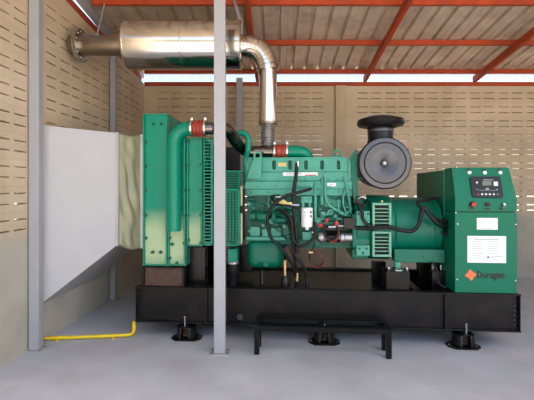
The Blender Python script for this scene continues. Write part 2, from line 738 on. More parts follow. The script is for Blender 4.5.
# wire mesh strip between wall beam and first purlin
mb = MB()
x = -2.03
while x < 6.9:
    mb.bar((x, BACK + 0.03, 3.157), (x, BACK + 0.03, 3.30), 0.005, 0.003)
    x += 0.036
for z in (3.165, 3.195, 3.225, 3.255, 3.285):
    mb.bar((-2.03, BACK + 0.03, z), (6.9, BACK + 0.03, z), 0.003, 0.005)
tag(mb.build('wire_mesh', 'grey_paint', smooth=False), 'long strip of bright wire mesh in the gap above the back wall', 'mesh')


# grey steel posts
def post(x0, x1, y0, y1, ztop, label, plate=True):
    t = empty('steel_post', ((x0 + x1) / 2, (y0 + y1) / 2, 0))
    w, d = (x1 - x0) / 2, (y1 - y0) / 2
    MB().box(-w, w, -d, d, 0.012 if plate else 0.0, ztop).build('shaft', 'grey_paint', t, bevel=0.005)
    if plate:
        p = MB().box(-w - 0.035, w + 0.035, -d - 0.03, d + 0.03, 0.0005, 0.012).build('base_plate', 'grey_paint', t, bevel=0.002)
        for a in (-1, 1):
            for b in (-1, 1):
                MB().cyl((a * (w + 0.02), b * (d + 0.012), 0.012), 0.008, 0, 0.014, n=6).build('bolt', 'chrome', p)
    tag(t, label, 'post', 'grey steel posts')
    return t


post(-2.112, -2.022, 3.54, 3.615, 3.562, 'tall grey square steel post at the left, beside the white duct')
post(-2.025, -1.955, 5.15, 5.225, 3.372, 'grey steel post at the left wall behind the white duct')
post(-0.462, -0.362, 3.47, 3.53, 3.67, 'near grey steel post crossing in front of the radiator and silencer')
post(-0.48, -0.38, 6.22, 6.3, 3.17, 'farthest grey steel post, behind the engine by the back wall')
# grey sloping rafter on the left posts
mb = MB()
p = [(0.2, roof_z(0.2) - 0.13), (5.5, roof_z(5.5) - 0.005), (5.5, roof_z(5.5) + 0.10), (0.2, roof_z(0.2) + 0.03)]
p = [(1.0, roof_z(1.0) - 0.102), (6.5, roof_z(6.5) - 0.102), (6.5, roof_z(6.5) - 0.003), (1.0, roof_z(1.0) - 0.003)]
mb.prism(p, -2.075, -1.995, axis='x')
tag(mb.build('eave_rafter', 'grey_paint', bevel=0.004), 'grey steel rafter along the left roof edge above the flanged pipe', 'roof beam')

# ------------------------------------------------------------------ white air duct with canvas joint
dt = empty('air_duct', (-1.78, 3.9, 0.3))
off = Vector((-1.78, 3.9, 0.3))
# profile in x-z: left end on the wall, right end near the radiator
pA = W(43, 125, 3.82)
zr_t, zr_b = 1.995, 0.885
xr = (117 - 267) * 3.96 / 400
xl = -2.085
vb = 1.05


def duct_ring(x, zt, zb, y0, y1):
    return [Vector((x, y0, zb)) - off, Vector((x, y1, zb)) - off, Vector((x, y1, zt)) - off, Vector((x, y0, zt)) - off]


bm = bmesh.new()
yl0, yl1 = 3.68, 4.92
def wall_x(y):
    return -1.98 - 0.16 * (6.44 - y) / 3.14


R0 = [bm.verts.new(q) for q in duct_ring(xl, 2.03, 0.37, yl0, yl1)]
for v in R0:
    v.co.x = wall_x(v.co.y + off.y) + 0.004 - off.x
R0b = [bm.verts.new(v.co + Vector((0.02, 0, 0))) for v in R0]
R1 = [bm.verts.new(q) for q in duct_ring(xr, zr_t, zr_b, 3.965, 5.0)]
# left ring must sit flush with the yawed wall
for i in range(4):
    for A, B in ((R0, R0b), (R0b, R1)):
        bm.faces.new([A[i], A[(i + 1) % 4], B[(i + 1) % 4], B[i]])
bmesh.ops.recalc_face_normals(bm, faces=bm.faces)
me = bpy.data.meshes.new('duct_body')
bm.to_mesh(me)
bm.free()
me.materials.append(M['duct'])
o = bpy.data.objects.new('duct_body', me)
C.objects.link(o)
o.parent = dt
s_ = o.modifiers.new('t', 'SOLIDIFY')
s_.thickness = 0.004


def ring_frame(name, x0, x1, y0, y1, z0, z1, w, m, parent, o0=off):
    mb = MB()
    for (a, b, c, d) in ((y0, y1, z1 - w, z1), (y0, y1, z0, z0 + w), (y0, y0 + w, z0 + w, z1 - w), (y1 - w, y1, z0 + w, z1 - w)):
        mb.box(x0 - o0.x, x1 - o0.x, a - o0.y, b - o0.y, c - o0.z, d - o0.z)
    return mb.build(name, m, parent, bevel=0.002)


ring_frame('flange', xr - 0.012, xr + 0.014, 3.955, 5.01, zr_b - 0.01, zr_t + 0.01, 0.03, 'duct', dt)
# radiator-side flange, yawed with the radiator
xf = (141.5 - 267) * 3.9 / 400
ring_frame('flange', xf - 0.012, xf + 0.02, 3.90, 4.98, 0.86, 1.975, 0.03, 'duct', dt)
# canvas: wrinkled sleeve between the flanges
bm = bmesh.new()
rings = []
NX, NP = 18, 40
for i in range(NX + 1):
    t = i / NX
    x = xr + 0.012 + (xf - xr - 0.024) * t
    sag = math.sin(PI * t)
    y0 = 3.965 + (3.905 - 3.965) * t + 0.035 * sag
    y1 = 5.0 + (4.97 - 5.0) * t
    zt = zr_t + (1.97 - zr_t) * t - 0.012 * sag
    zb = zr_b + (0.865 - zr_b) * t - 0.035 * sag
    loop = []
    for (a, b, c, d) in ((y0, zb, y0, zt), (y0, zt, y1, zt), (y1, zt, y1, zb), (y1, zb, y0, zb)):
        for k in range(NP):
            u = k / NP
            y, z = a + (c - a) * u, b + (d - b) * u
            wv = sag * (0.022 * math.sin(7 * u * PI * 0.7 + 5 * t + 0.6) * math.cos(9 * t + 3 * u) + 0.012 * math.sin(13 * t + 8 * u))
            edge = min(1, 6 * u * (1 - u) * 2)
            loop.append(bm.verts.new(Vector((x + wv * 0.6 * edge, y + wv * edge, z)) - off))
    rings.append(loop)
for A, B in zip(rings, rings[1:]):
    n = len(A)
    for k in range(n):
        bm.faces.new([A[k], A[(k + 1) % n], B[(k + 1) % n], B[k]])
bmesh.ops.recalc_face_normals(bm, faces=bm.faces)
me = bpy.data.meshes.new('canvas_joint')
bm.to_mesh(me)
bm.free()
me.materials.append(M['canvas'])
for p in me.polygons:
    p.use_smooth = True
o = bpy.data.objects.new('canvas_joint', me)
C.objects.link(o)
o.parent = dt
o['label'] = 'crumpled olive canvas joint'
s_ = o.modifiers.new('t', 'SOLIDIFY')
s_.thickness = 0.003
tag(dt, 'white sheet metal air duct flaring from the radiator down to the left wall', 'air duct')

# ------------------------------------------------------------------ exhaust silencer
DE = 4.25
ez = EYE + 142.5 * DE / 400
ex = empty('exhaust_silencer', (-0.95, DE, ez))


def eX(px):
    return (px - 267) * DE / 400 + 0.95


rb = 23.5 * DE / 400
b = MB().lathe([(0.09, eX(127)), (rb - 0.012, eX(127)), (rb, eX(128.5)), (rb, eX(241)), (rb - 0.012, eX(242)), (0.1, eX(242))], (0, 0, 0), 'x', 64).build('silencer_body', 'stainless', ex)
sb = MB()
for px in (129, 184, 240):
    sb.lathe([(rb + 0.001, eX(px) - 0.008), (rb + 0.004, eX(px) - 0.004), (rb + 0.004, eX(px) + 0.004), (rb + 0.001, eX(px) + 0.008)], (0, 0, 0), 'x', 64)
sb.each('seam_band', 'stainless', ex)
r2 = 10 * DE / 400
MB().lathe([(r2, eX(79.5)), (r2, eX(126)), (r2 + 0.02, eX(127.2))], (0, 0, 0), 'x', 40).build('outlet_pipe', 'stainless_dull', ex)
fl = MB().lathe([(r2, eX(79)), (16.5 * DE / 400, eX(79)), (16.5 * DE / 400, eX(80.6)), (r2, eX(80.6))], (0, 0, 0), 'x', 40)
fl.lathe([(r2, eX(80.7)), (16.3 * DE / 400, eX(80.9)), (16.3 * DE / 400, eX(82.5)), (r2, eX(82.5))], (0, 0, 0), 'x', 40)
for k in range(12):
    a = 2 * PI * (k + 0.5) / 12
    fl.lathe([(0.006, eX(78.6)), (0.006, eX(82.9))], (0, 0.14 * math.cos(a), 0.14 * math.sin(a)), 'x', 6)
fl.build('pipe_flange', 'chrome', ex)
MB().lathe([(r2, -2.078 + 0.95), (r2, eX(79))], (0, 0, 0), 'x', 40).build('wall_pipe', 'stainless_dull', ex)
# segmented elbow and down pipe
rp = 0.095
px_c = 0.95 + 0.01           # local x of the down pipe
zc = -(50 - 45.5) * DE / 400
xs = eX(242)
bend = px_c - xs
pts, rad = [], []
N_ = 9
cxz = (xs + 0.02, -0.01 - (bend - 0.02))
Rb = bend - 0.02
el = MB()
pts = [Vector((xs - 0.01, 0, -0.01))]
for k in range(N_ + 1):
    a = PI / 2 * (1 - k / N_)
    pts.append(Vector((cxz[0] + Rb * math.cos(a), 0, cxz[1] + Rb * math.sin(a))))
# lobster-back segments with a small raised seam
el.tube(pts, 0.120, n=40, smooth=0)
for k in range(1, len(pts) - 1):
    d = (pts[k + 1] - pts[k - 1]).normalized()
    el.lathe([(0.119, -0.004), (0.1225, 0), (0.119, 0.004)], pts[k], d, 40)
e_o = el.build('pipe_elbow', 'stainless', ex)
zb_ = EYE - (124 - 188) * DE / 400 - ez
MB().lathe([(rp, zb_), (rp, cxz[1])], (px_c, 0, 0), 'z', 40).build('down_pipe', 'stainless', ex)
# end cap collar
MB().lathe([(rp - 0.02, zb_ - 0.006), (rp + 0.006, zb_ - 0.004), (rp + 0.006, zb_ + 0.02), (rp, zb_ + 0.022)], (px_c, 0, 0), 'z', 40).build('pipe_collar', 'stainless_dull', ex)
pr = []
zt_, zl_ = zb_ - 0.004, EYE - (146 - 188) * DE / 400 - ez
nco = 8
for k in range(nco * 4 + 1):
    t = k / (nco * 4)
    pr.append((0.068 + 0.008 * math.cos(2 * PI * nco * t), zt_ + (zl_ - zt_) * t))
MB().lathe(pr, (px_c, 0, 0), 'z', 32).build('flexible_bellows', 'aluminium', ex)
# hanger rods up to the purlin at D=4.48 and roof
for (pxa, dpy) in ((97, 1), (232, 1)):
    X = eX(pxa)
    h = MB()
    top = roof_z(4.4) - 0.07 - ez
    r0 = (r2 if pxa < 119 else rb)
    if pxa < 119:
        h.bar((X, 0.0, r2), (X + 0.0, 0.20, top), 0.010, 0.010)
        h.box(X - 0.03, X + 0.03, -0.02, 0.02, r2 - 0.004, r2 + 0.008)
    else:
        h.bar((eX(241.5), 0.0, rb * 0.90), (eX(232), 0.20, top + 0.05), 0.035, 0.01)
        h.bar((eX(242), 0.0, -0.05), (eX(242), 0.0, rb * 0.95), 0.012, 0.05)
    h.build('hanger_rod', 'grey_paint', ex)
tag(ex, 'large silver exhaust silencer hanging under the roof with elbow and down pipe', 'exhaust silencer')

# ------------------------------------------------------------------ generator set
gen = empty('diesel_generator', L0, YAW)
tag(gen, 'green diesel generator set on a long black skid base', 'generator')
LEN = 3.551
WID = 1.10
ZB, ZT = 0.158, 0.50

# --- base frame
base = MB()
for v0, sg in ((0, 1), (WID, -1)):
    a, b_ = sorted((v0 + sg * 0.035, v0 + sg * 0.043))
    base.box(0.0, LEN, a, b_, ZB, ZT)
    a, b_ = sorted((v0, v0 + sg * 0.09))
    base.box(0.0, LEN, a, b_, ZT - 0.014, ZT)
    base.box(0.0, LEN, a, b_, ZB, ZB + 0.014)
for s in (0.004, LEN - 0.012):
    base.box(s, s + 0.008, 0.002, WID - 0.002, ZB + 0.014, ZT - 0.014)
base.box(0.02, 0.03, 0.004, 0.04, ZB + 0.014, ZT - 0.014)
base_o = base.build('skid_base', 'black_rail', gen, bevel=0.002)
dk = MB()
sdk = gs(387, 0.1)
dk.box(0.52, sdk, 0.09, WID - 0.09, 0.470, 0.482)
dk.box(0.05, LEN - 0.05, 0.09, WID - 0.09, 0.22, 0.23)
dk.build('deck_plate', 'black_paint', base_o)
for px in (206, 446):
    s = gs(px, 0)
    MB().box(s - 0.008, s + 0.008, 0.002, 0.035, ZB + 0.014, ZT - 0.014).build('stiffener', 'black_rail', base_o)
for s in (0.035, gs(446, 0) + 0.015, LEN - 0.04):
    b_ = MB()
    for k in range(6):
        b_.cyl((s, 0.035, ZB + 0.06 + k * 0.042), 0.006, -0.004, 0.0, 'y', 8)
    b_.each('rivet', 'dark_grey', base_o)
xm = MB()
for px in (400, 425):
    s = gs(px, 0.3)
for s in (0.5, sdk + 0.01, sdk + 0.28, 2.95):
    xm.box(s, s + 0.07, 0.05, WID - 0.05, 0.23, 0.47)
xm.each('cross_member', 'black_rail', base_o, bevel=0.003)
MB().tube([g(240, 317, -0.02), g(240, 317, 0.05)], 0.028, n=16, smooth=0).build('drain_cap', 'black_plastic', base_o)
MB().tube([g(240, 317, -0.03), g(240, 317, -0.02)], 0.012, n=12, smooth=0).build('drain_bolt', 'black_rail', base_o)

# --- radiator
VR = 0.06
z0r = gz(156, 265.5, VR)
z1r = gz(156, 114, VR)
rad_p = MB()
rad_p.box(gs(145, VR), gs(168, VR), VR + 0.02, WID - 0.06, z0r, gz(178, 137, VR))
rad_p.box(gs(145, VR), gs(168, VR), VR + 0.02, 0.5, gz(178, 137, VR), z1r - 0.004)
rad_p.box(gs(168, VR), gs(186, VR), VR + 0.02, WID - 0.08, z0r, gz(178, 137, VR))
radiator = rad_p.build('radiator', 'green_rad', gen, bevel=0.004)


def side_panel(pa, pb, pya, pyb, v, name='side_panel', bolts=()):
    mb = MB()
    pm = (pa + pb) / 2
    s0, s1 = gs(pa, v), gs(pb, v)
    za, zb = gz(pm, pyb, v), gz(pm, pya, v)
    mb.box(s0, s1, v, v + 0.014, za, zb)
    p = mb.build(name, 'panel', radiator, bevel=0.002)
    rim = MB()
    w = 0.014
    rim.box(s0, s0 + w, v - 0.028, v, za, zb)
    rim.box(s1 - w, s1, v - 0.028, v, za, zb)
    rim.box(s0 + w, s1 - w, v - 0.012, v, zb - w, zb)
    rim.box(s0 + w, s1 - w, v - 0.012, v, za, za + w)
    for bx, by in bolts:
        q = g(bx, by, v)
        MB().lathe([(0.017, 0), (0.017, -0.006), (0.012, -0.007), (0.012, -0.036), (0.009, -0.04)], (q.x, v - 0.001, q.z), 'y', 12).build('panel_bolt', 'green_alt', p)
    rim.build('panel_rim', 'green_rad', radiator)
    return p


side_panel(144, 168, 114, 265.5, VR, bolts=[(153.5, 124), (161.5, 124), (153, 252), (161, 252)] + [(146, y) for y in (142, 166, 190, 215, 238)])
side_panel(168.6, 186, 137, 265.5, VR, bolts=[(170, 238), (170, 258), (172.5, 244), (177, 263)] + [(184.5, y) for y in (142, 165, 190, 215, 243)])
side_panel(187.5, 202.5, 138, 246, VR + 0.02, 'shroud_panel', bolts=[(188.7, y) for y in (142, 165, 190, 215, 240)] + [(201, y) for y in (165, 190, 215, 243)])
# fan shroud box behind the shroud panel, open towards the engine
fs = MB()
s0, s1 = gs(187, VR + 0.02), gs(202.5, VR + 0.02)
zs0, zs1 = gz(195, 245.5, VR + 0.02), gz(195, 138, VR + 0.02)
v0, v1 = VR + 0.035, WID - 0.1
fs.box(s0, s1, v0, v1, zs1 - 0.006, zs1)
fs.box(s0, s1, v0, v1, zs0, zs0 + 0.006)
fs.box(s0, s1, v1 - 0.006, v1, zs0, zs1)
fs.build('fan_shroud', 'green_rad', radiator)
# slatted guard beside the shroud
gd = MB()
ga, gb = gs(203.2, VR + 0.03), gs(212.6, VR + 0.03)
vg = VR + 0.03
for a, b_ in ((ga, ga + 0.014), (gb - 0.018, gb)):
    gd.box(a, b_, vg, vg + 0.02, zs0, zs1)
gd.box(ga, gb, vg, vg + 0.02, zs0, zs0 + 0.02)
gd.box(ga, gb, vg, vg + 0.02, zs1 - 0.01, zs1)
nsl = 31
for k in range(nsl):
    z = zs0 + 0.03 + (zs1 - zs0 - 0.05) * k / (nsl - 1)
    gd.box(ga + 0.01, gb - 0.014, vg + 0.004, vg + 0.010, z - 0.006, z + 0.006)
gd.build('fan_guard', 'green_rad', radiator)
gd = MB()
gd.box(ga, gb + 0.14, v1 - 0.02, v1, zs0, zs1)
gd.build('rear_guard', 'black_plastic', radiator)  # coloured black to paint in the shade of the fan interior between slats
# fan
fan = MB()
sf, vf, zf = gs(212, 0.55), 0.55, gz(212, 192, 0.55)
fan.cyl((sf, vf, zf), 0.09, -0.03, 0.05, 'x', 24)
for k in range(8):
    a = 2 * PI * k / 8
    c, s_n = math.cos(a), math.sin(a)
    p0 = Vector((sf, vf + 0.08 * c, zf + 0.08 * s_n))
    p1 = Vector((sf, vf + 0.36 * c, zf + 0.36 * s_n))
    fan.bar(p0, p1, 0.012, 0.13, up=Vector((0.75, -s_n * 0.6, c * 0.6)))
fan.build('cooling_fan', 'black_plastic', radiator)
# belt guard with slots, engine side
bgd = MB()
VB = 0.16
ba, bb = gs(227, VB), gs(239.5, VB)
bz0, bz1 = gz(233, 246, VB), gz(233, 189, VB)
ba -= 0.10
for a, b_ in ((ba, ba + 0.02), (bb - 0.018, bb)):
    bgd.box(a, b_, VB, VB + 0.03, bz0, bz1)
bgd.box(ba, bb, VB, VB + 0.03, bz1 - 0.018, bz1)
bgd.box(ba, bb, VB, VB + 0.03, bz0, bz0 + 0.014)
for k in range(19):
    z = bz0 + 0.03 + (bz1 - bz0 - 0.06) * k / 18
    bgd.box(ba + 0.02, bb - 0.018, VB + 0.006, VB + 0.011, z - 0.0035, z + 0.0035)
for k in range(1, 7):
    s = ba + (bb - ba) * k / 7
    bgd.box(s - 0.005, s + 0.005, VB + 0.004, VB + 0.013, bz0, bz1)
# upper part leaning back
uz = gz(233, 171, VB + 0.1)
for k in range(9):
    t = k / 8
    bgd.bar((ba + 0.01, VB + 0.006 + 0.10 * t, bz1 + (uz - bz1) * t), (bb - 0.004, VB + 0.006 + 0.10 * t, bz1 + (uz - bz1) * t), 0.006, 0.009)
bgd.bar((bb - 0.008, VB, bz1), (bb - 0.008, VB + 0.10, uz), 0.014, 0.014)
bgd.bar((ba + 0.008, VB, bz1), (ba + 0.008, VB + 0.10, uz), 0.014, 0.014)
bgd.box(ba, bb + 0.03, VB + 0.09, VB + 0.5, uz - 0.01, uz)
bgd.build('belt_guard', 'green_rad', radiator)
bi = MB()
bi.box(ba + 0.02, bb - 0.01, VB + 0.22, VB + 0.5, bz0 + 0.02, bz1)
bi.build('dark_slot_backing', 'black_plastic', radiator)  # added black block that paints in the dark behind the guard slots
gx = MB()
gx.box(bb + 0.004, bb + 0.02, VB + 0.05, VB + 0.08, bz0 + 0.01, gz(241, 214, VB))
gx.box(bb + 0.004, bb + 0.02, VB + 0.05, VB + 0.08, gz(241, 206, VB), gz(241, 186, VB))
gx.build('guard_edge_strip', 'cream_strip', radiator)

# radiator feet
ft = MB()
za = ZT
gbx = (gs(141.5, 0.02), gs(184, 0.02))
zt = gz(156, 266.5, 0.04)
ft.box(gbx[0], gbx[1], 0.02, 0.10, zt - 0.012, zt)
ft.box(gbx[0], gbx[0] + 0.02, 0.02, 0.10, za, zt)
ft.box(gbx[1] - 0.02, gbx[1], 0.02, 0.10, za, zt)
ft.box(gbx[0], gbx[1], WID - 0.12, WID - 0.04, za, zt)
ft.build('radiator_foot', 'black_rail', radiator, bevel=0.002)
ft = MB()
ft.box(gbx[0] + 0.02, gbx[1] - 0.02, 0.055, 0.07, za, zt - 0.012)
ft.build('foot_web', 'rust', radiator)
ft = MB()
s0 = gs(187, 0.2)
ft.box(s0, gs(205, 0.2), 0.2, 0.34, ZT - 0.03, gz(195, 247, 0.2))
ft.box(s0, gs(205, 0.2), WID - 0.34, WID - 0.2, ZT - 0.03, gz(195, 247, 0.2))
ft.each('support_post', 'black_paint', radiator, bevel=0.004)

# charge-air pipe: green leg, red coupling, metal S, red coupling, green end
VP = 0.0
zv = gz(187, 128.5, VP)
sp = gs(174, VP)
zlow = gz(174, 231, VP)
rpv = 0.066
mbp = MB()
pt = [Vector((sp, VP, zlow)), Vector((sp, VP, zlow + 0.3)), Vector((sp, VP, zv - 0.16))]
for k in range(1, 7):
    a = PI - PI / 2 * k / 6
    pt.append(Vector((sp + 0.14 + 0.14 * math.cos(a), VP, zv - 0.14 + 0.14 * math.sin(a))))
pt.append(Vector((gs(192, VP), VP, zv)))
mbp.tube(pt, rpv, n=28, smooth=0)
mbp.lathe([(rpv, 0), (rpv + 0.007, 0.003), (rpv + 0.007, 0.012), (rpv, 0.014)], (gs(187.5, VP), VP, zv), 'x', 28)
mbp.build('charge_air_pipe', 'green_rad', radiator)
# pipe stand-off into the radiator side at its lower end
MB().tube([(sp, VP, zlow + 0.08), (sp, VR + 0.02, zlow + 0.08)], 0.055, n=20, smooth=0).build('pipe_stub', 'green_rad', radiator)


def coupling(pxa, pxb, z, v, r, parent, nb=3):
    a, b_ = gs(pxa, v), gs(pxb, v)
    pr = [(r, a)]
    for k in range(nb * 8 + 1):
        t = k / (nb * 8)
        pr.append((r + 0.006 + 0.009 * (0.5 - 0.5 * math.cos(2 * PI * nb * t)), a + 0.02 + (b_ - a - 0.04) * t))
    pr.append((r, b_))
    MB().lathe(pr, (0, v, z), 'x', 28).build('silicone_coupling', 'silicone', parent)
    for s in (a + 0.008, b_ - 0.008):
        c = MB()
        c.lathe([(r, s - 0.008), (r + 0.013, s - 0.008), (r + 0.013, s + 0.008), (r, s + 0.008)], (0, v, z), 'x', 28)
        c.box(s - 0.011, s + 0.011, v - 0.02, v + 0.02, z + r + 0.005, z + r + 0.032)
        c.build('hose_clamp', 'chrome', parent)


# ---- engine
eng = MB()
VE = 0.34
gbox(eng, 246, 351, 159, 196, VE + 0.05, 0.78)
eng.box(gs(247, 0.4), gs(352, 0.4), 0.40, 0.76, gz(300, 241, 0.40), gz(300, 195, 0.40))
engine = eng.build('engine', 'green_block', gen, bevel=0.006)

coupling(191.5, 206.5, zv, VP, rpv, engine)
# metal pipe behind the near post, with its S bend down to the second coupling
z2 = gz(262, 151.8, 0.45)
mp_ = MB()
q = [Vector((gs(206, VP), VP, zv)), Vector((gs(214, 0.02), 0.01, zv)), Vector((gs(224, 0.06), 0.06, zv + 0.004)), Vector((gs(231, 0.14), 0.14, zv - 0.035)),
     Vector((gs(235.5, 0.24), 0.24, (zv + z2) / 2)), Vector((gs(240, 0.35), 0.35, z2 + 0.05)), Vector((gs(248, 0.44), 0.44, z2 + 0.005)), Vector((gs(258, 0.45), 0.45, z2)), Vector((gs(273, 0.45), 0.45, z2))]
mp_.tube(q, 0.06, n=28, smooth=6)
mp_.build('crossover_pipe', 'pipe_metal', engine)
coupling(274, 288, z2, 0.45, 0.066, engine, nb=2)
ge = MB()
ge.tube([Vector((gs(287, .45), 0.45, z2)), Vector((gs(297, .45), 0.45, z2)), Vector((gs(303, .46), 0.46, z2 - 0.012)), Vector((gs(307, .48), 0.48, z2 - 0.05)), Vector((gs(308.5, .5), 0.5, z2 - 0.11))], 0.062, n=24, smooth=5)
ge.build('intake_pipe', 'green_rad', engine)
# small green vent hose loop behind the S bend
MB().tube([g(237, 134, 0.3), g(243, 133, 0.3), g(248, 138, 0.3), g(248, 150, 0.32), g(246, 160, 0.36), g(246, 185, 0.4)], 0.03, n=14).build('coolant_hose', 'green_rad', engine)
# turbocharger under the bellows
tb = MB()
tc = Vector((gs(268, 0.52), 0.60, gz(268, 152, 0.5)))
tb.cyl(Vector((tc.x, 0.52, tc.z)), 0.075, 0.0, 0.06, 'z', 24)
tb.cyl(tc, 0.06, -0.05, 0.06, 'z', 24)
tb.cyl(tc + Vector((-0.08, 0, -0.05)), 0.11, -0.06, 0.08, 'x', 28)
tb.build('turbocharger', 'pipe_metal', engine)

# rocker cover plate with six arched recesses
zA, zB_ = gz(300, 171.6, VE), gz(300, 158.5, VE)
sA, sB = gs(246.5, VE), gs(350, VE)
holes = []
for px in (274, 290, 306, 322, 338.5):
    holes.append(capsule(gs(px, VE), gz(px, 169.8, VE), gz(px, 160.2, VE), 0.019))
holed([(sA, zA), (sB, zA), (sB, zB_), (sA, zB_)], holes, 0.05, lambda x, d, z: (x, VE + d, z), 'rocker_cover', 'green_engine', engine)
rc = MB()
gbox(rc, 245.5, 347, 157.2, 158.8, VE - 0.006, 0.78)
rc.build('cover_lid', 'green_engine', engine, bevel=0.003)
h2 = MB()
gbox(h2, 246, 351, 172.1, 181, VE - 0.012, VE + 0.06)
for k in range(13):
    q = g(250 + k * 7.9, 179, VE - 0.012)
    h2.cyl((q.x, q.y, q.z), 0.008, -0.01, 0, 'y', 6)
h2.build('cylinder_head', 'green_engine', engine, bevel=0.004)
h3 = MB()
gbox(h3, 245, 352, 181.4, 189, VE - 0.03, VE + 0.06)
gbox(h3, 246, 351, 189.2, 195.5, VE - 0.022, VE + 0.06)
for k in range(12):
    q = g(249 + k * 9, 186.5 if k % 2 else 192, VE - 0.03)
    h3.cyl((q.x, q.y, q.z), 0.009, -0.008, 0.01, 'y', 6)
gbox(h3, 296, 313, 181.5, 187, VE - 0.05, VE)
h3.build('water_manifold', 'green_engine', engine, bevel=0.004)
# lifting brackets
VL = VE - 0.07
sh = [g(247.5, 179, VL), g(261, 179, VL), g(261.5, 157, VL), g(261.5, 155, VL)]
cx, cz = gs(257.5, VL), gz(257.5, 155.5, VL)
outl = [(gs(247, VL), gz(250, 178.5, VL)), (gs(261, VL), gz(260, 178.5, VL)), (gs(261.8, VL), cz)] + circle(cx, cz, 0.042, 12, 0.05, PI - 0.05) + [(gs(253.6, VL), gz(253, 160, VL)), (gs(249.5, VL), gz(250, 170, VL))]
holed(outl, [circle(cx, cz, 0.024, 16)], 0.03, lambda x, d, z: (x, VL + d, z), 'lifting_bracket', 'green_engine', engine)
VL2 = 0.5
cx2, cz2 = gs(337.2, VL2), gz(337.2, 153.3, VL2)
outl = [(gs(331, VL2), gz(331, 159, VL2)), (gs(343, VL2), gz(343, 159, VL2))] + circle(cx2, cz2, 0.042, 12, -0.3, PI + 0.3)
holed(outl, [circle(cx2, cz2, 0.026, 16)], 0.014, lambda x, d, z: (x, VL2 + d, z), 'lifting_bracket', 'green_engine', engine)
# stickers on the engine
def plate(pa, pb, ya, yb, v, name, m, parent, t=0.002):
    mb = MB()
    pm = (pa + pb) / 2
    mb.box(gs(pa, v), gs(pb, v), v - t, v, gz(pm, yb, v), gz(pm, ya, v))
    return mb.build(name, m, parent, smooth=False)


s1_ = plate(283, 317.5, 172.4, 175.8, VE - 0.0125, 'long_sticker', 'paper', engine)
plate(305, 316.5, 174.6, 175.6, VE - 0.015, 'red_stripe', 'red_plastic', engine, 0.001)
plate(286, 302, 173.6, 174.3, VE - 0.015, 'sticker_print', 'grey_ink', engine, 0.001)
plate(327, 336, 183, 186.2, VE - 0.0305, 'small_sticker', 'paper', engine)
plate(329, 334, 184.2, 184.9, VE - 0.033, 'sticker_print', 'grey_ink', engine, 0.001)
for a in (278.5, 282.7):
    plate(a, a + 3.6, 162.7, 166.4, VE - 0.0005, 'warning_tag', 'yellow_tag', engine)
    plate(a + 1.2, a + 2.4, 163.8, 165.2, VE - 0.003, 'tag_mark', 'orange', engine, 0.001)

# oil pan
op = MB()
pm = gs(264, 0.3)
gbox(op, 246, 283, 240, 269.5, 0.30, 0.78)
op_o = op.build('oil_pan', 'green_alt', engine, bevel=0.085, seg=6)
pp = MB()
for px, py in ((255.5, 261), (266, 264)):
    q = g(px, py, 0.3)
    pp.cyl(q, 0.026, -0.012, 0.02, 'y', 16)
    pp.cyl(q, 0.015, -0.022, 0.0, 'y', 6)
pp.each('drain_plug', 'green_alt', engine)
sr = MB()
gbox(sr, 245, 351, 238.5, 244.5, 0.35, 0.78)
gbox(sr, 246, 283, 236, 240, 0.33, 0.5)
gbox(sr, 283, 372, 243.5, 248, 0.38, 0.75)
sr.build('sump_rail', 'green_block', engine, bevel=0.004)
# lower engine: accessories on the side
ac = MB()
def boss(px, py, r, v, d, n=20, mbx=None):
    q = g(px, py, v)
    (mbx or ac).cyl(q, r, -d, 0.02, 'y', n)
for a in ((247, 254, 198, 222), (262, 270, 212, 236), (283, 292, 214, 236)):
    gbox(ac, *a, 0.35, 0.42)
ac.cyl(g(256, 216.5, 0.30), 0.045, -0.06, 0.0, 'x', 20)
ac.cyl(g(256, 216.5, 0.30), 0.058, 0.01, 0.03, 'x', 20)
ac.cyl(g(266, 217, 0.30), 0.05, -0.08, 0.03, 'x', 20)
ac.cyl(g(274, 217, 0.30), 0.065, -0.02, 0.02, 'x', 20)
ac.cyl(g(286, 220, 0.31), 0.035, -0.1, 0.08, 'x', 16)
ac.cyl(g(280, 212, 0.34), 0.022, -0.1, 0.12, 'x', 12)
boss(251, 210, 0.02, 0.38, 0.05)
boss(263, 206, 0.022, 0.38, 0.05)
boss(279, 229, 0.028, 0.36, 0.05)
boss(257, 201, 0.012, 0.39, 0.03, 6)
boss(291, 223, 0.03, 0.36, 0.05)
boss(276, 224, 0.025, 0.34, 0.03)
boss(288, 236, 0.02, 0.36, 0.05)
ac.build('fuel_pump', 'green_block', engine, bevel=0.003)
cv = MB()
gbox(cv, 250, 260, 226.5, 236.5, 0.345, 0.42)
gbox(cv, 262, 268, 229, 237, 0.33, 0.42)
gbox(cv, 271, 281, 228, 237.5, 0.35, 0.42)
gbox(cv, 246, 285, 237.2, 240.5, 0.315, 0.42)
for px in (251, 259, 272, 280):
    boss(px, 228, 0.008, 0.345, 0.008, 6, cv)
    boss(px, 235.5, 0.008, 0.345, 0.008, 6, cv)
cv.each('side_cover', 'green_engine', engine, bevel=0.004)
c2 = MB()
gbox(c2, 301, 312, 196.5, 203, 0.27, 0.40)
gbox(c2, 302, 304.5, 203, 208, 0.28, 0.33)
gbox(c2, 308.5, 311, 203, 208, 0.28, 0.33)
gbox(c2, 302.5, 311.5, 232, 240, 0.29, 0.40)
for px in (303.3, 309.2):
    boss(px, 199.3, 0.012, 0.27, 0.008, 8, c2)
c2.each('filter_bracket', 'green_engine', engine, bevel=0.003)
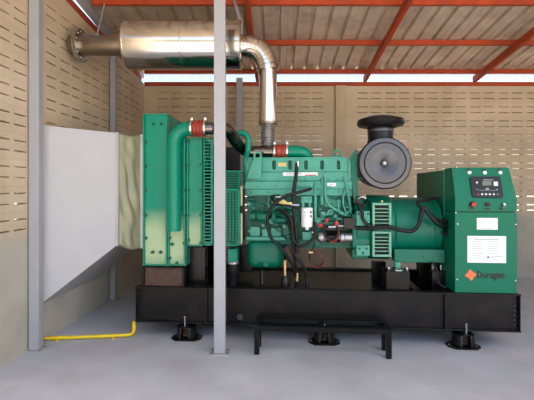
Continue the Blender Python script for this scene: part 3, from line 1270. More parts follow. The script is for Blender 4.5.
# oil cooler / injector housing at the right of the filter
for pa, pb, ya, v in ((246, 351, 171.7, VE - 0.004), (246, 351, 180.9, VE - 0.02), (246, 351, 188.9, VE - 0.016), (246, 351, 195.6, VE - 0.01), (246, 284, 240.2, 0.30)):
    gk = MB()
    gbox(gk, pa, pb, ya, ya + 0.8, v, VE + 0.06)
    gk.build('gasket', 'green_block', engine)
ex_ = []
for px, py, r, v, d, m_ in ((249, 204, .02, .36, .05, 'green_engine'), (254, 208, .012, .35, .05, 'green_engine'), (268, 203, .025, .37, .05, 'green_block'), (272, 221, .03, .29, .03, 'green_engine'),
                            (283, 210, .016, .33, .06, 'green_engine'), (284.5, 226, .022, .33, .05, 'green_engine'), (249, 231, .014, .35, .04, 'green_engine'), (296, 232, .02, .34, .05, 'green_engine'),
                            (327, 214, .016, .33, .05, 'green_engine'), (335, 216, .02, .34, .05, 'green_engine'), (347, 207, .014, .35, .06, 'green_engine'), (320, 209, .014, .36, .05, 'green_engine'),
                            (263, 225, .018, .33, .04, 'green_engine'), (288, 205, .014, .36, .04, 'green_engine'), (332, 204, .009, .355, .02, 'green_block'), (327, 204, .009, .355, .02, 'green_block')):
    q = g(px, py, v)
    MB().lathe([(r, 0.03), (r, -d * 0.6), (r * 0.7, -d * 0.62), (r * 0.65, -d)], q, 'y', 8).build('plug', m_, engine)
for pts_, r in (([(248, 200, .34), (254, 203, .3), (262, 209, .29), (262, 224, .3)], .008), ([(280, 206, .3), (290, 211, .27), (298, 214, .28), (299, 232, .3)], .008),
                ([(275, 214, .27), (283, 216, .25), (288, 222, .27), (290, 234, .3)], .010), ([(318, 196, .33), (319, 210, .3), (325, 218, .29), (336, 219, .3)], .008),
                ([(330, 198, .34), (342, 200, .3), (349, 206, .3), (351, 200, .33)], .008)):
    MB().tube([g(*p) for p in pts_], r, n=8).build('fuel_line', 'green_block', engine)
c3 = MB()
gbox(c3, 324.5, 341, 198.5, 207, 0.36, 0.42)
gbox(c3, 325, 337, 196.5, 199, 0.35, 0.42)
gbox(c3, 317, 319.5, 198, 202, 0.35, 0.42)
for px, py in ((322.5, 214), (330, 212), (318, 222), (344, 222)):
    boss(px, py, 0.032, 0.36, 0.05, 16, c3)
gbox(c3, 316, 344, 217.5, 220.5, 0.33, 0.42)
gbox(c3, 317, 346, 222, 225, 0.35, 0.42)
c3.build('oil_cooler', 'green_engine', engine, bevel=0.004)
lines = MB()
for pts_, r in (([(315, 183, .29), (315.3, 195, .28), (315.5, 215, .3), (315.5, 228, .33)], 0.011),
                ([(322.5, 178, .31), (322.5, 188, .29), (322, 205, .3)], 0.012),
                ([(325.5, 176, .30), (325, 190, .26), (327, 202, .26), (333, 208, .27), (341, 212, .3), (350, 216, .34)], 0.013),
                ([(344, 176, .3), (347.5, 192, .28), (350, 205, .3), (351, 216, .33)], 0.010),
                ([(330, 214, .3), (335, 209, .28), (345, 214, .28), (352, 208, .32)], 0.009),
                ([(338, 200, .3), (339.5, 212, .28), (347, 216, .3)], 0.010),
                ([(346, 186, .3), (343, 200, .28), (346, 212, .3), (352, 218, .33)], 0.009),
                ([(270, 211, .3), (280, 206, .27), (296, 210, .3)], 0.008),
                ([(269, 197, .36), (269, 206, .33), (275, 210, .34)], 0.009),
                ([(286, 213, .3), (296, 217, .3), (296, 228, .33)], 0.009)):
    lines.tube([g(*p) for p in pts_], r, n=10)
q = g(322.2, 200, .29)
lines.cyl(q, 0.02, -0.045, 0.045, 'z', 12)
q = g(315.4, 202, .29)
lines.cyl(q, 0.016, -0.08, 0.05, 'z', 12)
q = g(325.5, 176, .31)
lines.cyl(q, 0.022, -0.02, 0.02, 'y', 12)
lines.each('fuel_line', 'green_engine', engine)
rg = MB()
q = g(250.3, 192.3, 0.30)
for k in range(1):
    rg.tube([q + Vector((0.02 * math.cos(a * PI / 6), 0, 0.02 * math.sin(a * PI / 6))) for a in range(13)], 0.007, n=8, smooth=0)
rg.build('bracket_ring', 'green_engine', engine)
# right end column of the engine
re_ = MB()
gbox(re_, 348, 351.5, 160, 196, VE - 0.02, VE + 0.1)
gbox(re_, 345, 349, 186, 194, VE - 0.05, VE)
for py in (187, 190, 193):
    boss(350.5, py, 0.01, VE - 0.02, 0.01, 8, re_)
re_.build('end_cover', 'green_engine', engine, bevel=0.004)

# fuel filter
ff = MB()
q = g(307, 217.5, 0.27)
ht = 9.6 * q.y
zt = gz(307, 207.5, 0.27)
zb = gz(307, 227.5, 0.27)
ff.lathe([(0.052, zb + 0.004), (0.058, zb + 0.012), (0.058, zt - 0.006), (0.05, zt)], (q.x, 0.28, 0), 'z', 32)
ffo = ff.build('fuel_filter', 'white_enamel', engine)
ffo['label'] = 'white canister filter'
mk = MB()
for px, py in ((310.3, 212), (310.4, 216)):
    w = g(px, py, 0.27)
    mk.cyl(Vector((w.x, 0.28 - math.sqrt(max(0, 0.0585 ** 2 - (w.x - q.x) ** 2)), w.z)), 0.012, -0.0015, 0.006, 'y', 12)
mk.each('filter_mark', 'ink', engine)
mk = MB()
for py in (212.3, 215.5):
    w = g(306, py, 0.27)
    mk.box(w.x - 0.025, w.x + 0.012, 0.2205, 0.224, w.z - 0.002, w.z + 0.002)
mk.each('filter_print', 'grey_ink', engine)
MB().cyl((q.x, 0.28, zb), 0.02, -0.025, 0.006, 'z', 14).build('filter_drain', 'white_enamel', engine)

# starter motor
sm = MB()
zsm = gz(334, 237.5, 0.30)
sa = gs(317.5, 0.28)
sbb = gs(352, 0.28)
sm.lathe([(0.03, sa), (0.05, sa + 0.01), (0.058, sa + 0.03), (0.058, sa + 0.06), (0.045, sa + 0.075), (0.045, sbb - 0.12), (0.062, sbb - 0.11), (0.062, sbb - 0.08), (0.05, sbb - 0.07), (0.05, sbb)], (0, 0.30, zsm), 'x', 28)
sm_o = sm.build('starter_motor', 'aluminium', engine)
MB().lathe([(0.0465, sa + 0.085), (0.0495, sa + 0.09), (0.0495, sbb - 0.13), (0.0465, sbb - 0.125)], (0, 0.30, zsm), 'x', 28).build('motor_casing', 'black_plastic', engine)
so = MB()
so.cyl((0, 0.25, gz(333, 229, 0.25)), 0.035, gs(326, .25), gs(343, .25), 'x', 20)
so.build('starter_solenoid', 'black_plastic', engine)
tr = MB()
gbox(tr, 318.5, 323, 223.5, 227.5, 0.24, 0.29)
gbox(tr, 325.5, 328.5, 218.5, 223, 0.24, 0.29)
gbox(tr, 335, 338.5, 221, 228.5, 0.22, 0.28)
gbox(tr, 333, 340, 225, 227, 0.22, 0.28)
tr.each('terminal_boot', 'red_plastic', engine, bevel=0.006)
tn = MB()
tn.cyl(g(331.5, 227, 0.22), 0.012, -0.03, 0.04, 'x', 10)
tn.cyl(g(341, 226, 0.22), 0.008, -0.03, 0.04, 'x', 10)
tn.cyl(g(314, 232.5, 0.22), 0.012, -0.02, 0.02, 'x', 10)
tn.each('terminal_stud', 'chrome', engine)
rb_ = MB()
gbox(rb_, 343.5, 355, 218, 229, 0.20, 0.30)
rb_.build('relay_box', 'black_plastic', engine, bevel=0.004)

# hoses and cables: parts of the engine
def cable(name, pts_, r, m='rubber', parent=None, n=12):
    return MB().tube([g(*p) for p in pts_], r, n=n, smooth=6).build(name, m, parent or engine)


cable('corrugated_sleeve', [(297, 163, .24), (296, 176, .22), (294, 190, .20), (293.5, 205, .2), (295, 222, .2), (297, 236, .2), (297, 253, .22)], 0.019)
cable('hose', [(311, 189, .24), (300, 192, .18), (286, 196, .14), (275, 204, .12), (268.5, 214, .12), (267.5, 226, .12), (272, 239, .12), (280, 247, .14), (286, 255, .16), (292, 264, .2), (296, 276, .24)], 0.016)
cable('hose', [(278, 210, .2), (287, 213, .17), (292, 222, .16), (292, 232, .16), (294, 241, .16), (301, 246, .16), (308, 243, .17), (314, 236, .2), (315, 222, .24)], 0.015)
cable('hose', [(286, 214, .24), (290, 228, .2), (293, 243, .2), (294, 256, .22), (297, 270, .25)], 0.015)
cable('hose', [(283, 247, .2), (288, 245, .18), (295, 256, .2), (303, 266, .22), (307, 278, .25)], 0.013)
cable('hose', [(297, 208, .2), (290, 206, .17), (277, 204, .18), (272, 197, .22), (279, 195.5, .3)], 0.012)
tz = MB()
tz.cyl(g(298, 163.5, .235), 0.016, -0.03, 0.02, 'z', 12)
tz.cyl(g(308, 190, .235), 0.012, -0.05, 0.03, 'x', 10)
tz.cyl(g(278.5, 197, .26), 0.010, -0.03, 0.03, 'x', 10)
tz.cyl(g(295, 205, .19), 0.011, -0.04, 0.04, 'x', 10)
tz.each('hose_fitting', 'chrome', engine)
bf = MB()
for (px, ya, yb) in ((285, 259, 275.5), (297, 273, 281)):
    a, b_ = g(px, yb, .24), g(px, ya, .24)
    n_ = 5
    prf = []
    for k in range(n_):
        z0_, z1_ = a.z + (b_.z - a.z) * k / n_, a.z + (b_.z - a.z) * (k + 1) / n_
        r_ = (0.016, 0.012, 0.017, 0.013, 0.015)[k]
        prf += [(r_, z0_), (r_, z1_ - 0.001)]
    bf.lathe(prf, (a.x, a.y, 0), 'z', 12)
bf.each('brass_fitting', 'brass', engine)
cable('hose', [(279, 247, .2), (284.5, 252, .2), (285, 260, .24)], 0.014)
pf = MB()
a = g(285, 276, .24)
pf.lathe([(0.045, 0.482), (0.045, a.z - 0.03), (0.038, a.z - 0.02), (0.03, a.z), (0.016, a.z + 0.004)], (a.x, a.y, 0), 'z', 24)
a = g(297, 281, .24)
pf.lathe([(0.022, 0.482), (0.022, a.z)], (a.x, a.y, 0), 'z', 16)
a = g(307, 281, .24)
pf.lathe([(0.02, 0.482), (0.02, a.z - 0.01), (0.013, a.z + 0.01), (0.013, a.z + 0.03)], (a.x, a.y, 0), 'z', 16)
a = g(262, 271, .3)
pf.lathe([(0.03, 0.482), (0.022, 0.50), (0.022, a.z + 0.01)], (a.x, a.y, 0), 'z', 16)
pf.each('tank_fitting', 'black_plastic', base_o)
tg = MB()
def flat(pp_, v, t=0.003):
    P = [g(a_, b_, v) for a_, b_ in pp_]
    tg.prism([(p.x, p.z) for p in P], v - t, v)
flat([(272, 202), (278, 200.5), (283, 199), (288, 202.5), (294, 201.5), (295, 205), (284, 206.5), (276, 204)], 0.19)
tg.build('paper_tag', 'yellow_tag', engine, smooth=False)
# hanging coil
ct = MB()
ct.tube([g(*p) for p in [(314, 233, .2), (314.3, 245, .2), (311, 251, .2), (309.5, 256, .2), (312, 263, .2), (318, 266, .2), (323, 263, .2), (323.5, 257, .2), (319, 253, .2), (313, 252, .2), (309.5, 257, .21), (313, 264, .21), (319, 267, .21), (324.5, 262, .21)]], 0.008, n=8)
ct.build('cable_coil', 'rubber', engine)
cr = MB()
cr.tube([g(*p) for p in [(311, 252, .185), (317, 252.5, .185), (323, 257, .185), (324, 263, .185), (319, 267.2, .185), (313, 265.5, .185), (310.5, 260, .185)]], 0.004, n=8)
cr.tube([g(*p) for p in [(324, 226, .2), (323.5, 234, .2), (328, 240, .19), (335, 241, .19), (339, 235, .19), (338, 226, .2)]], 0.005, n=8)
cr.tube([g(*p) for p in [(322, 226, .2), (326, 237, .19), (334, 243, .19), (338, 238, .19)]], 0.004, n=8)
cr.each('red_wire', 'silicone', engine)
cable('battery_cable', [(324.5, 224, .19), (324, 233, .18), (329, 239.5, .18), (335, 239, .18), (338, 232, .19), (337, 226, .2)], 0.009)
MB().cyl(g(311, 252.5, .19), 0.016, -0.02, 0.02, 'x', 10).build('cable_plug', 'brass', engine)

# engine front mount
fm = MB()
gbox(fm, 228, 237, 249, 262, 0.22, 0.36)
fm.build('front_mount', 'green_rad', engine, bevel=0.004)
fm = MB()
gbox(fm, 226, 252, 246, 272, 0.52, 0.62)
fm.build('rear_bracket', 'black_paint', engine, bevel=0.004)
fd = MB()
q = g(232.5, 266, 0.27)
zt = gz(232, 261.5, 0.22)
fd.lathe([(0.055, 0.482), (0.055, 0.56), (0.068, 0.58), (0.068, zt - 0.03)], (q.x, 0.29, 0), 'z', 28)
fd.build('rubber_mount', 'rubber', engine)
MB().lathe([(0.064, zt - 0.03), (0.062, zt - 0.012), (0.045, zt)], (q.x, 0.29, 0), 'z', 28).build('mount_cap', 'aluminium', engine)

# ---- flywheel housing and alternator
al = MB()
VA = 0.55
zc_a = gz(378, 229, 0.3)
sa0, sa1 = gs(352.5, 0.3), gs(357, 0.3)
al.lathe([(0.30, gs(355, .3)), (0.325, gs(356, .3)), (0.325, gs(368, .3)), (0.315, gs(370, .3)), (0.335, gs(371.5, .3)), (0.335, gs(392, .3)), (0.325, gs(394, .3)),
          (0.305, gs(396, .3)), (0.305, gs(443, .25))], (0, VA, zc_a), 'x', 64)
alt = al.build('alternator', 'green_alt', gen)
# flywheel housing with flat pads
fh = MB()
gbox(fh, 352, 371, 214, 249, 0.24, 0.8)
fh.build('flywheel_housing', 'green_alt', alt, bevel=0.02, seg=3)
pd_ = MB()
for ya, yb in ((211, 226), (245.5, 256)):
    pa, pb = 356.5, 370
    pm = (pa + pb) / 2
    v = 0.205
    pd_.box(gs(pa, v), gs(pb, v), v, v + 0.06, gz(pm, yb, v), gz(pm, ya, v))
pd_o = pd_.each('housing_pad', 'green_engine', alt, bevel=0.006)
hl = MB()
for px, py in ((358.5, 214), (368, 214), (359.5, 248.5), (366.5, 248.5), (363, 253)):
    hl.cyl(g(px, py, 0.205), 0.011, -0.003, 0.01, 'y', 12)
hl.each('pad_bolt', 'ink', alt)
# lower cradle of the housing
lc = MB()
gbox(lc, 352, 368, 249, 259, 0.28, 0.8)
lc.build('housing_foot', 'green_alt', alt, bevel=0.01)
# louvred vent covers
for ya, yb in ((203, 229), (231.5, 257)):
    v = 0.185
    pa, pb = 372.5, 391.5
    pm = (pa + pb) / 2
    x0, x1, z0, z1 = gs(pa, v), gs(pb, v), gz(pm, yb, v), gz(pm, ya, v)
    fr_ = MB()
    w = 0.022
    fr_.box(x0, x0 + w, v, v + 0.05, z0, z1)
    fr_.box(x1 - w, x1, v, v + 0.05, z0, z1)
    fr_.box(x0 + w, x1 - w, v, v + 0.05, z0, z0 + w)
    fr_.box(x0 + w, x1 - w, v, v + 0.05, z1 - w, z1)
    fr_.build('vent_frame', 'vent_green', alt, bevel=0.004)
    lv = MB()
    for k in range(1, 6):
        z = z0 + w + (z1 - z0 - 2 * w) * k / 6
        lv.box(x0 + w, x1 - w, v + 0.004, v + 0.012, z - 0.0038, z + 0.0038)
    lv.build('vent_louvre', 'vent_green', alt)
    lv = MB()
    for k in range(1, 12):
        s = x0 + w + (x1 - x0 - 2 * w) * k / 12
        lv.bar((s, v + 0.025, z0 + w), (s, v + 0.025, z1 - w), 0.003, 0.003)
    for k in range(1, 16):
        z = z0 + w + (z1 - z0 - 2 * w) * k / 16
        lv.bar((x0 + w, v + 0.025, z), (x1 - w, v + 0.025, z), 0.003, 0.003)
    lv.box(x0 + w, x1 - w, v + 0.045, v + 0.05, z0 + w, z1 - w)
    lv.build('vent_mesh', 'rubber', alt, smooth=False)
# vent flank body so covers sit on something
vb_ = MB()
vb_.box(gs(372, .2), gs(392, .2), 0.235, 0.40, gz(382, 258, .2), gz(382, 202, .2))
vb_.build('vent_housing', 'green_alt', alt, bevel=0.01)
MB().cyl(g(382, 201.5, 0.2), 0.014, -0.008, 0.01, 'y', 3).build('warning_tag', 'yellow_tag', alt)
# foot rail of the alternator
fr_ = MB()
gbox(fr_, 394.5, 445, 249.5, 262.5, 0.22, 0.34)
fr_.box(gs(394.5, .22), gs(445, .22), 0.76, 0.88, gz(420, 262.5, .22), gz(420, 249.5, .22))
fr_.each('alternator_foot', 'green_alt', alt, bevel=0.004)
MB().cyl(g(423, 256.5, 0.22), 0.008, -0.006, 0, 'y', 8).build('foot_bolt', 'ink', alt)
# curved conduit boss on top right of body
MB().lathe([(0.31, gs(431, .27)), (0.312, gs(431.5, .27)), (0.312, gs(434, .27)), (0.31, gs(434.5, .27))], (0, VA, zc_a), 'x', 64).build('body_band', 'green_alt', alt)
# alternator mounts
am = MB()
zt = gz(399, 272.5, 0.06)
am.box(gs(387, 0.06), gs(411, 0.06), 0.09, 0.30, 0.47, zt)
am.build('mount_bracket', 'black_rail', alt, bevel=0.006)
am = MB()
q = g(398.5, 270, 0.15)
zt2 = gz(398, 268.5, 0.15)
am.lathe([(0.07, zt), (0.07, zt + 0.008), (0.045, zt2), (0.03, zt2 + 0.01)], (q.x, 0.19, 0), 'z', 28)
for dx in (-0.085, 0.085):
    am.cyl((q.x + dx, 0.17, zt), 0.008, 0, 0.03, 'z', 8)
am.build('mount_disc', 'chrome', alt)
am = MB()
am.box(q.x - 0.025, q.x + 0.025, 0.17, 0.22, zt2, gz(398, 261.5, 0.2))
am.build('mount_stud', 'green_engine', alt, bevel=0.004)
# rear mount on the right and dark legs
am = MB()
am.box(gs(432, 0.25), gs(450, 0.25), 0.25, 0.35, 0.23, gz(441, 271, 0.25))
am.box(gs(373, 0.5), gs(386, 0.5), 0.5, 0.6, 0.45, gz(380, 262, 0.5))
am.box(gs(419, 0.5), gs(432, 0.5), 0.5, 0.6, 0.23, gz(425, 262, 0.5))
am.each('support_leg', 'black_paint', alt, bevel=0.004)
am = MB()
am.cyl(g(441, 268, .28), 0.012, -0.02, 0.03, 'z', 10)
am.build('stud', 'chrome', alt)
MB().tube([g(*p) for p in [(432, 262, 0.2), (437, 271, 0.18), (438, 282, 0.14), (446, 288, 0.1)]], 0.010, n=10).build('earth_cable', 'rubber', alt)

# cables over the alternator
def acable(pts_, r):
    return MB().tube([g(*p) for p in pts_], r, n=12, smooth=6).build('power_cable', 'rubber', alt)


acable([(356, 228, .2), (371, 228.5, .17), (388, 227, .15), (400, 230, .15), (412, 231, .15), (419, 224, .15), (421, 214, .16), (424, 208, .17), (430, 215, .16), (438, 224, .16), (448, 228, .2)], 0.019)
acable([(359, 204, .2), (362, 212, .17), (363, 219, .16), (368, 225, .16), (374, 227.5, .16)], 0.017)
acable([(436, 198, .28), (427, 199.5, .25), (418, 201.5, .22), (421, 208, .18), (428, 212, .17), (436, 219, .17), (448, 222, .2)], 0.016)
acable([(358, 200, .3), (360, 206, .2), (365, 205, .2), (367, 200, .25)], 0.013)
ends = MB()
for px, py in ((446, 222), (446, 228), (445.5, 233.5)):
    ends.cyl(g(px, py, .2), 0.02, -0.03, 0.04, 'x', 12)
ends.cyl(g(435, 198, .28), 0.016, -0.02, 0.05, 'x', 12)
gbox(ends, 357, 362, 198, 206, 0.22, 0.30)
ends.each('cable_gland', 'black_plastic', alt)
MB().tube([g(*p) for p in [(358, 199, .22), (362, 197, .2), (366, 198.5, .2)]], 0.012, n=10).build('cable_lug', 'chrome', alt)

# ---- air filter
af = MB()
qa = g(385, 163, 0.22)
rr = 26.3 * (qa.y * GN.y + L0.y + GU.y * qa.x) / 400
c_ = Vector((qa.x, 0.0, qa.z))
af.lathe([(0.0, 0.30), (rr - 0.03, 0.30), (rr - 0.03, 0.224), (rr - 0.012, 0.222), (rr, 0.232), (rr, 0.26), (rr - 0.012, 0.27), (rr - 0.02, 0.29), (rr - 0.02, 0.66), (rr - 0.04, 0.70), (0.1, 0.70)], c_, 'y', 64)
# neck
cap_z0, cap_z1 = gz(380, 127.3, .45), gz(380, 116.2, .45)
sx = gs(380.5, 0.45)
rn = 12.2 * 4.15 / 400
rc_ = 22.8 * 4.2 / 400
af.lathe([(rn + 0.03, c_.z + 0.16), (rn, c_.z + 0.24), (rn, cap_z0 + 0.03)], (sx, 0.45, 0), 'z', 40)
aft = af.build('air_filter', 'black_plastic', gen)
aft['label'] = 'black drum air filter'
MB().lathe([(rn, cap_z0 + 0.015), (rc_ * 0.6, cap_z0 - 0.01), (rc_ * 0.94, cap_z0 + 0.012), (rc_, cap_z0 + 0.035), (rc_ * 0.95, cap_z0 + 0.075), (rc_ * 0.6, cap_z1 - 0.01), (0.0, cap_z1)], (sx, 0.45, 0), 'z', 48).build('rain_cap', 'black_plastic', aft)
MB().lathe([(rn + 0.002, cap_z0 - 0.05), (rn + 0.006, cap_z0 - 0.05), (rn + 0.006, cap_z0 - 0.03), (rn + 0.002, cap_z0 - 0.03)], (sx, 0.45, 0), 'z', 40).build('neck_clamp', 'dark_grey', aft)
fc = MB()
fc.lathe([(0, 0.28), (rr * 0.9, 0.28), (rr * 0.97, 0.2245), (rr * 0.955, 0.212), (rr * 0.80, 0.208), (rr * 0.785, 0.2135), (rr * 0.765, 0.2135), (rr * 0.75, 0.2075), (rr * 0.54, 0.208), (rr * 0.49, 0.209), (rr * 0.14, 0.250), (rr * 0.125, 0.238), (rr * 0.10, 0.232), (0, 0.232)], c_, 'y', 64)
fc.build('filter_face', 'dark_grey', aft)
lg = MB()
lg.lathe([(rr * 0.787, 0.2125), (rr * 0.776, 0.2085), (rr * 0.764, 0.2125)], c_, 'y', 64, ring=True)
lg.lathe([(rr * 0.955, 0.216), (rr * 0.943, 0.211), (rr * 0.93, 0.212)], c_, 'y', 64, ring=True)
lg.build('face_ring', 'ink', aft)
wn_ = MB()
q = c_ + Vector((0, 0, 0))
wn_.lathe([(0.014, 0.226), (0.014, 0.238)], c_, 'y', 6)
wn_.build('wing_nut', 'aluminium', aft)
bk_ = MB()
bk_.prism([(gs(350.5, .3), gz(350, 155, .3)), (gs(356.5, .3), gz(356, 150, .3)), (gs(357.5, .3), gz(357, 203, .3)), (gs(354, .3), gz(353, 203, .3))], 0.30, 0.312)
bk_.box(gs(351, .3), gs(368, .3), 0.31, 0.60, gz(356, 178, .3) - 0.01, gz(356, 178, .3))
bk_.box(gs(356.5, .3), gs(357.5, .3) , 0.30, 0.60, gz(356, 203, .3), gz(356, 150, .3))
bk_.build('mounting_bracket', 'green_alt', aft)

# ---- control cabinet
VC = 0.02
cs0, cs1 = gs(455, VC), gs(517, VC)
zc0 = ZT
zc1 = gz(486, 167.5, VC + 0.09)
zm = gz(486, 211.5, VC)
z_sl = gz(486, 199.5, VC)
cb_ = MB()
# lower body
cb_.box(cs0, cs1, VC, VC + 0.28, zc0, zm - 0.008)
cab = cb_.build('control_cabinet', 'green_cab', gen, bevel=0.004)
up = MB()
# upper console: face leans back towards the top
prof_ = [(VC, zm), (VC - 0.004, z_sl), (VC + 0.09, zc1), (VC + 0.28, zc1), (VC + 0.28, zm)]
up.prism(prof_, cs0, cs1, axis='x')
# taper towards the top right
bm_ = up.bm
for v in bm_.verts:
    if v.co.z > zm + 0.15:
        if v.co.x > (cs0 + cs1) / 2:
            v.co.x -= 0.025
        else:
            v.co.x += 0.004
up.build('console_head', 'green_cab', cab, bevel=0.004)
gap = MB().box(cs0 + 0.01, cs1 - 0.01, VC + 0.008, VC + 0.27, zm - 0.01, zm + 0.002)
gap.build('head_gap', 'ink', cab)
rear = MB()
zr = zc1 - 0.015
rear.box(cs0 + 0.004, cs1 - 0.03, VC + 0.281, 1.22, 0.95, zr)
rear.box(cs0 + 0.004, cs1 - 0.03, 0.281 + VC, 0.60, zc0, 0.95)
rear.build('terminal_housing', 'green_cab', cab, bevel=0.004)
seam = MB().box(cs0 - 0.002, cs0 + 0.006, VC + 0.272, VC + 0.281, zc0, zr)
seam.build('seam_strip', 'green_engine', cab)

# console fittings, in a frame lying on the sloping face
fdir = Vector((0, 0.094, zc1 - z_sl)).normalized()
tilt = math.atan2(0.094, zc1 - z_sl)
fn = Vector((0, -math.cos(tilt), math.sin(tilt)))


def on_face(px, py):
    """point on the sloping face for a photo pixel (measured on the face plane)"""
    # iterate depth
    v = VC
    for _ in range(8):
        q = g(px, py, v)
        v = VC - 0.004 + 0.094 * (q.z - z_sl) / (zc1 - z_sl)
    return g(px, py, v)


def face_poly(pp_, t, name, m, parent, lift=0.001):
    mb = MB()
    A = [on_face(a_, b_) + fn * lift for a_, b_ in pp_]
    B = [p + fn * t for p in A]
    va = [mb.bm.verts.new(p) for p in A]
    vb2 = [mb.bm.verts.new(p) for p in B]
    mb.bm.faces.new(va)
    mb.bm.faces.new(vb2[::-1])
    for i in range(len(A)):
        mb.bm.faces.new([va[i], vb2[i], vb2[(i + 1) % len(A)], va[(i + 1) % len(A)]])
    return mb.build(name, m, parent, smooth=False)


def face_disc(px, py, r, t, name, m, parent, n=20, lift=0.0):
    q = on_face(px, py)
    return MB().lathe([(r, lift), (r, lift + t * 0.7), (r * 0.8, lift + t)], q, fn, n).build(name, m, parent)


for px in (469.3, 484.6, 500):
    face_disc(px, 172.8, 0.0165, 0.012, 'indicator_lamp', 'white_enamel', cab)
    face_poly([(px - 3.2, 168.9), (px + 1.2, 168.9), (px + 1.2, 170.3), (px - 3.2, 170.3)], 0.001, 'lamp_label', 'ink', cab)
cpn = face_poly([(469.3, 178.2), (470.5, 177), (498.5, 176.9), (500, 178.2), (502.8, 196.5), (501.5, 198.4), (473, 197.6), (471.8, 196)], 0.012, 'controller', 'black_plastic', cab)
LF = 0.0135
face_poly([(481.5, 181.5), (490.5, 181.5), (490.8, 186), (481.8, 186)], 0.001, 'display_screen', 'lcd', cab, LF)
face_poly([(493, 182.2), (497, 182.2), (497.3, 186.3), (493.2, 186.3)], 0.001, 'controller_label', 'paper', cab, LF)
cm = MB()
cm.build('x', 'ink') if False else cm.bm.free()
for (a, b_, c, d) in ((482.5, 180, 492.5, 180.7), (478, 190.6, 496.5, 190.9), (485, 188.6, 488.3, 190.3), (476, 189.4, 477.2, 190.3), (495.5, 189.4, 497, 190.3)):
    face_poly([(a, b_), (c, b_), (c, d), (a, d)], 0.0008, 'controller_print', 'grey_ink', cab, LF)
face_poly([(475.2, 182.6), (477.4, 182.6), (477.4, 183.3), (475.2, 183.3)], 0.0008, 'controller_print', 'paper', cab, LF)
face_poly([(476, 181.6), (476.6, 181.6), (476.6, 184.4), (476, 184.4)], 0.0008, 'controller_print', 'paper', cab, LF)
for px, m in ((477.6, 'red_plastic'), (481.5, 'paper'), (485.4, 'paper'), (489.2, 'paper'), (493.2, 'paper'), (497.2, 'green_engine')):
    face_disc(px, 194.7, 0.0085, 0.002, 'controller_button', m, cab, 12, LF)


def low_disc(px, py, r, t, name, m, n=20, rb0=None):
    q = g(px, py, VC - 0.004)
    return MB().lathe([(rb0 or r, -0.0), (rb0 or r, t * 0.35), (r, t * 0.4), (r, t)], q, 'y', n), q, name, m


def knob(px, py, r, t, name, m, ring='black_plastic'):
    q = g(px, py, VC - 0.004)
    MB().lathe([(r * 1.25, 0.0), (r * 1.25, -0.004)], q, 'y', 20).build(name + '_ring', ring, cab)
    return MB().lathe([(r * 0.8, -0.004), (r, -t * 0.6), (r * 0.9, -t)], q, 'y', 20).build(name, m, cab)


knob(472.5, 204.4, 0.022, 0.035, 'stop_button', 'red_plastic')
knob(487.3, 204.4, 0.019, 0.022, 'selector_switch', 'black_plastic', 'dark_grey')
knob(503.5, 204.4, 0.013, 0.014, 'key_switch', 'chrome', 'dark_grey')
kk = MB()
gbox(kk, 503, 504.3, 204, 209, VC - 0.03, VC - 0.025)
gbox(kk, 504.3, 506, 205.5, 207.5, VC - 0.03, VC - 0.026)
kk.build('key', 'dark_grey', cab)
for px in (471.8, 486.8, 502):
    plate(px - 3, px + 3, 208, 209.4, VC - 0.003, 'switch_label', 'ink', cab)
# small screws
sc_ = MB()
for px, py in ((457.6, 224), (516 - 0.2, 224.5), (457, 279.5), (515.5, 280.6), (455.8, 212.6)):
    sc_.lathe([(0.007, 0), (0.007, -0.003), (0.004, -0.005)], g(px, py, VC), 'y', 12)
sc_.each('screw', 'chrome', cab)
# stickers
plate(476.8, 497.6, 218, 229.6, VC - 0.0005, 'rating_plate', 'paper', cab)
for k, y in enumerate((219.6, 222.2, 224.6, 228)):
    plate(478.6, 484, y, y + 0.5, VC - 0.003, 'plate_print', 'grey_ink', cab, 0.0006)
    plate(487.4, 493, y + 0.2, y + 0.7, VC - 0.003, 'plate_print', 'grey_ink', cab, 0.0006)
plate(478.3, 479.3, 227.6, 228.4, VC - 0.0035, 'plate_mark', 'orange', cab, 0.0006)
plate(467.4, 506, 236, 262.8, VC - 0.0005, 'instruction_sheet', 'paper', cab)
for a in ((469.3, 504.3, 237.9, 238.1), (469.3, 504.3, 261.2, 261.4), (469.2, 469.5, 238, 261.3), (504.1, 504.4, 238, 261.3)):
    plate(*a, VC - 0.003, 'sheet_border', 'grey_ink', cab, 0.0006)
plate(474, 499, 239, 239.8, VC - 0.003, 'sheet_heading', 'grey_ink', cab, 0.0006)
rnd = random.Random(3)
for col, (a, b_) in enumerate(((471, 485), (487.5, 502))):
    for k in range(11):
        y = 241.2 + k * 1.75
        if col == 1 and k > 7:
            continue
        plate(a, a + (b_ - a) * rnd.uniform(0.55, 1.0), y, y + 0.45, VC - 0.003, 'sheet_print', 'grey_ink', cab, 0.0006)
plate(491, 502, 256.3, 256.9, VC - 0.003, 'sheet_print', 'grey_ink', cab, 0.0006)
q = g(488, 257, VC)
MB().prism([(q.x - 0.012, q.z - 0.01), (q.x + 0.012, q.z - 0.01), (q.x, q.z + 0.013)], VC - 0.0035, VC - 0.0025).build('sheet_symbol', 'ink', cab, smooth=False)
# logo: orange four-pointed pinwheel and the word
q = g(470.7, 275.0, VC)
R_ = 5.5 * 3.62 / 400
pw = []
for k in range(4):
    a = PI / 2 * k + 0.10
    for da, f in ((-0.34, 0.80), (-0.10, 1.0), (0.12, 0.98), (0.34, 0.86), (0.785, 0.66)):
        pw.append((q.x + R_ * f * math.cos(a + da), q.z + R_ * f * math.sin(a + da)))
MB().prism(pw, VC - 0.003, VC - 0.0005).build('logo', 'orange', cab, smooth=False)
a, b_ = g(476.6, 275, VC), g(504.3, 275, VC)
text('Duragen', 0.088, ((a.x + b_.x) / 2, VC - 0.002, q.z + 0.002), 'ink', cab, 'lettering', bold=0.0024, sx=0.80)
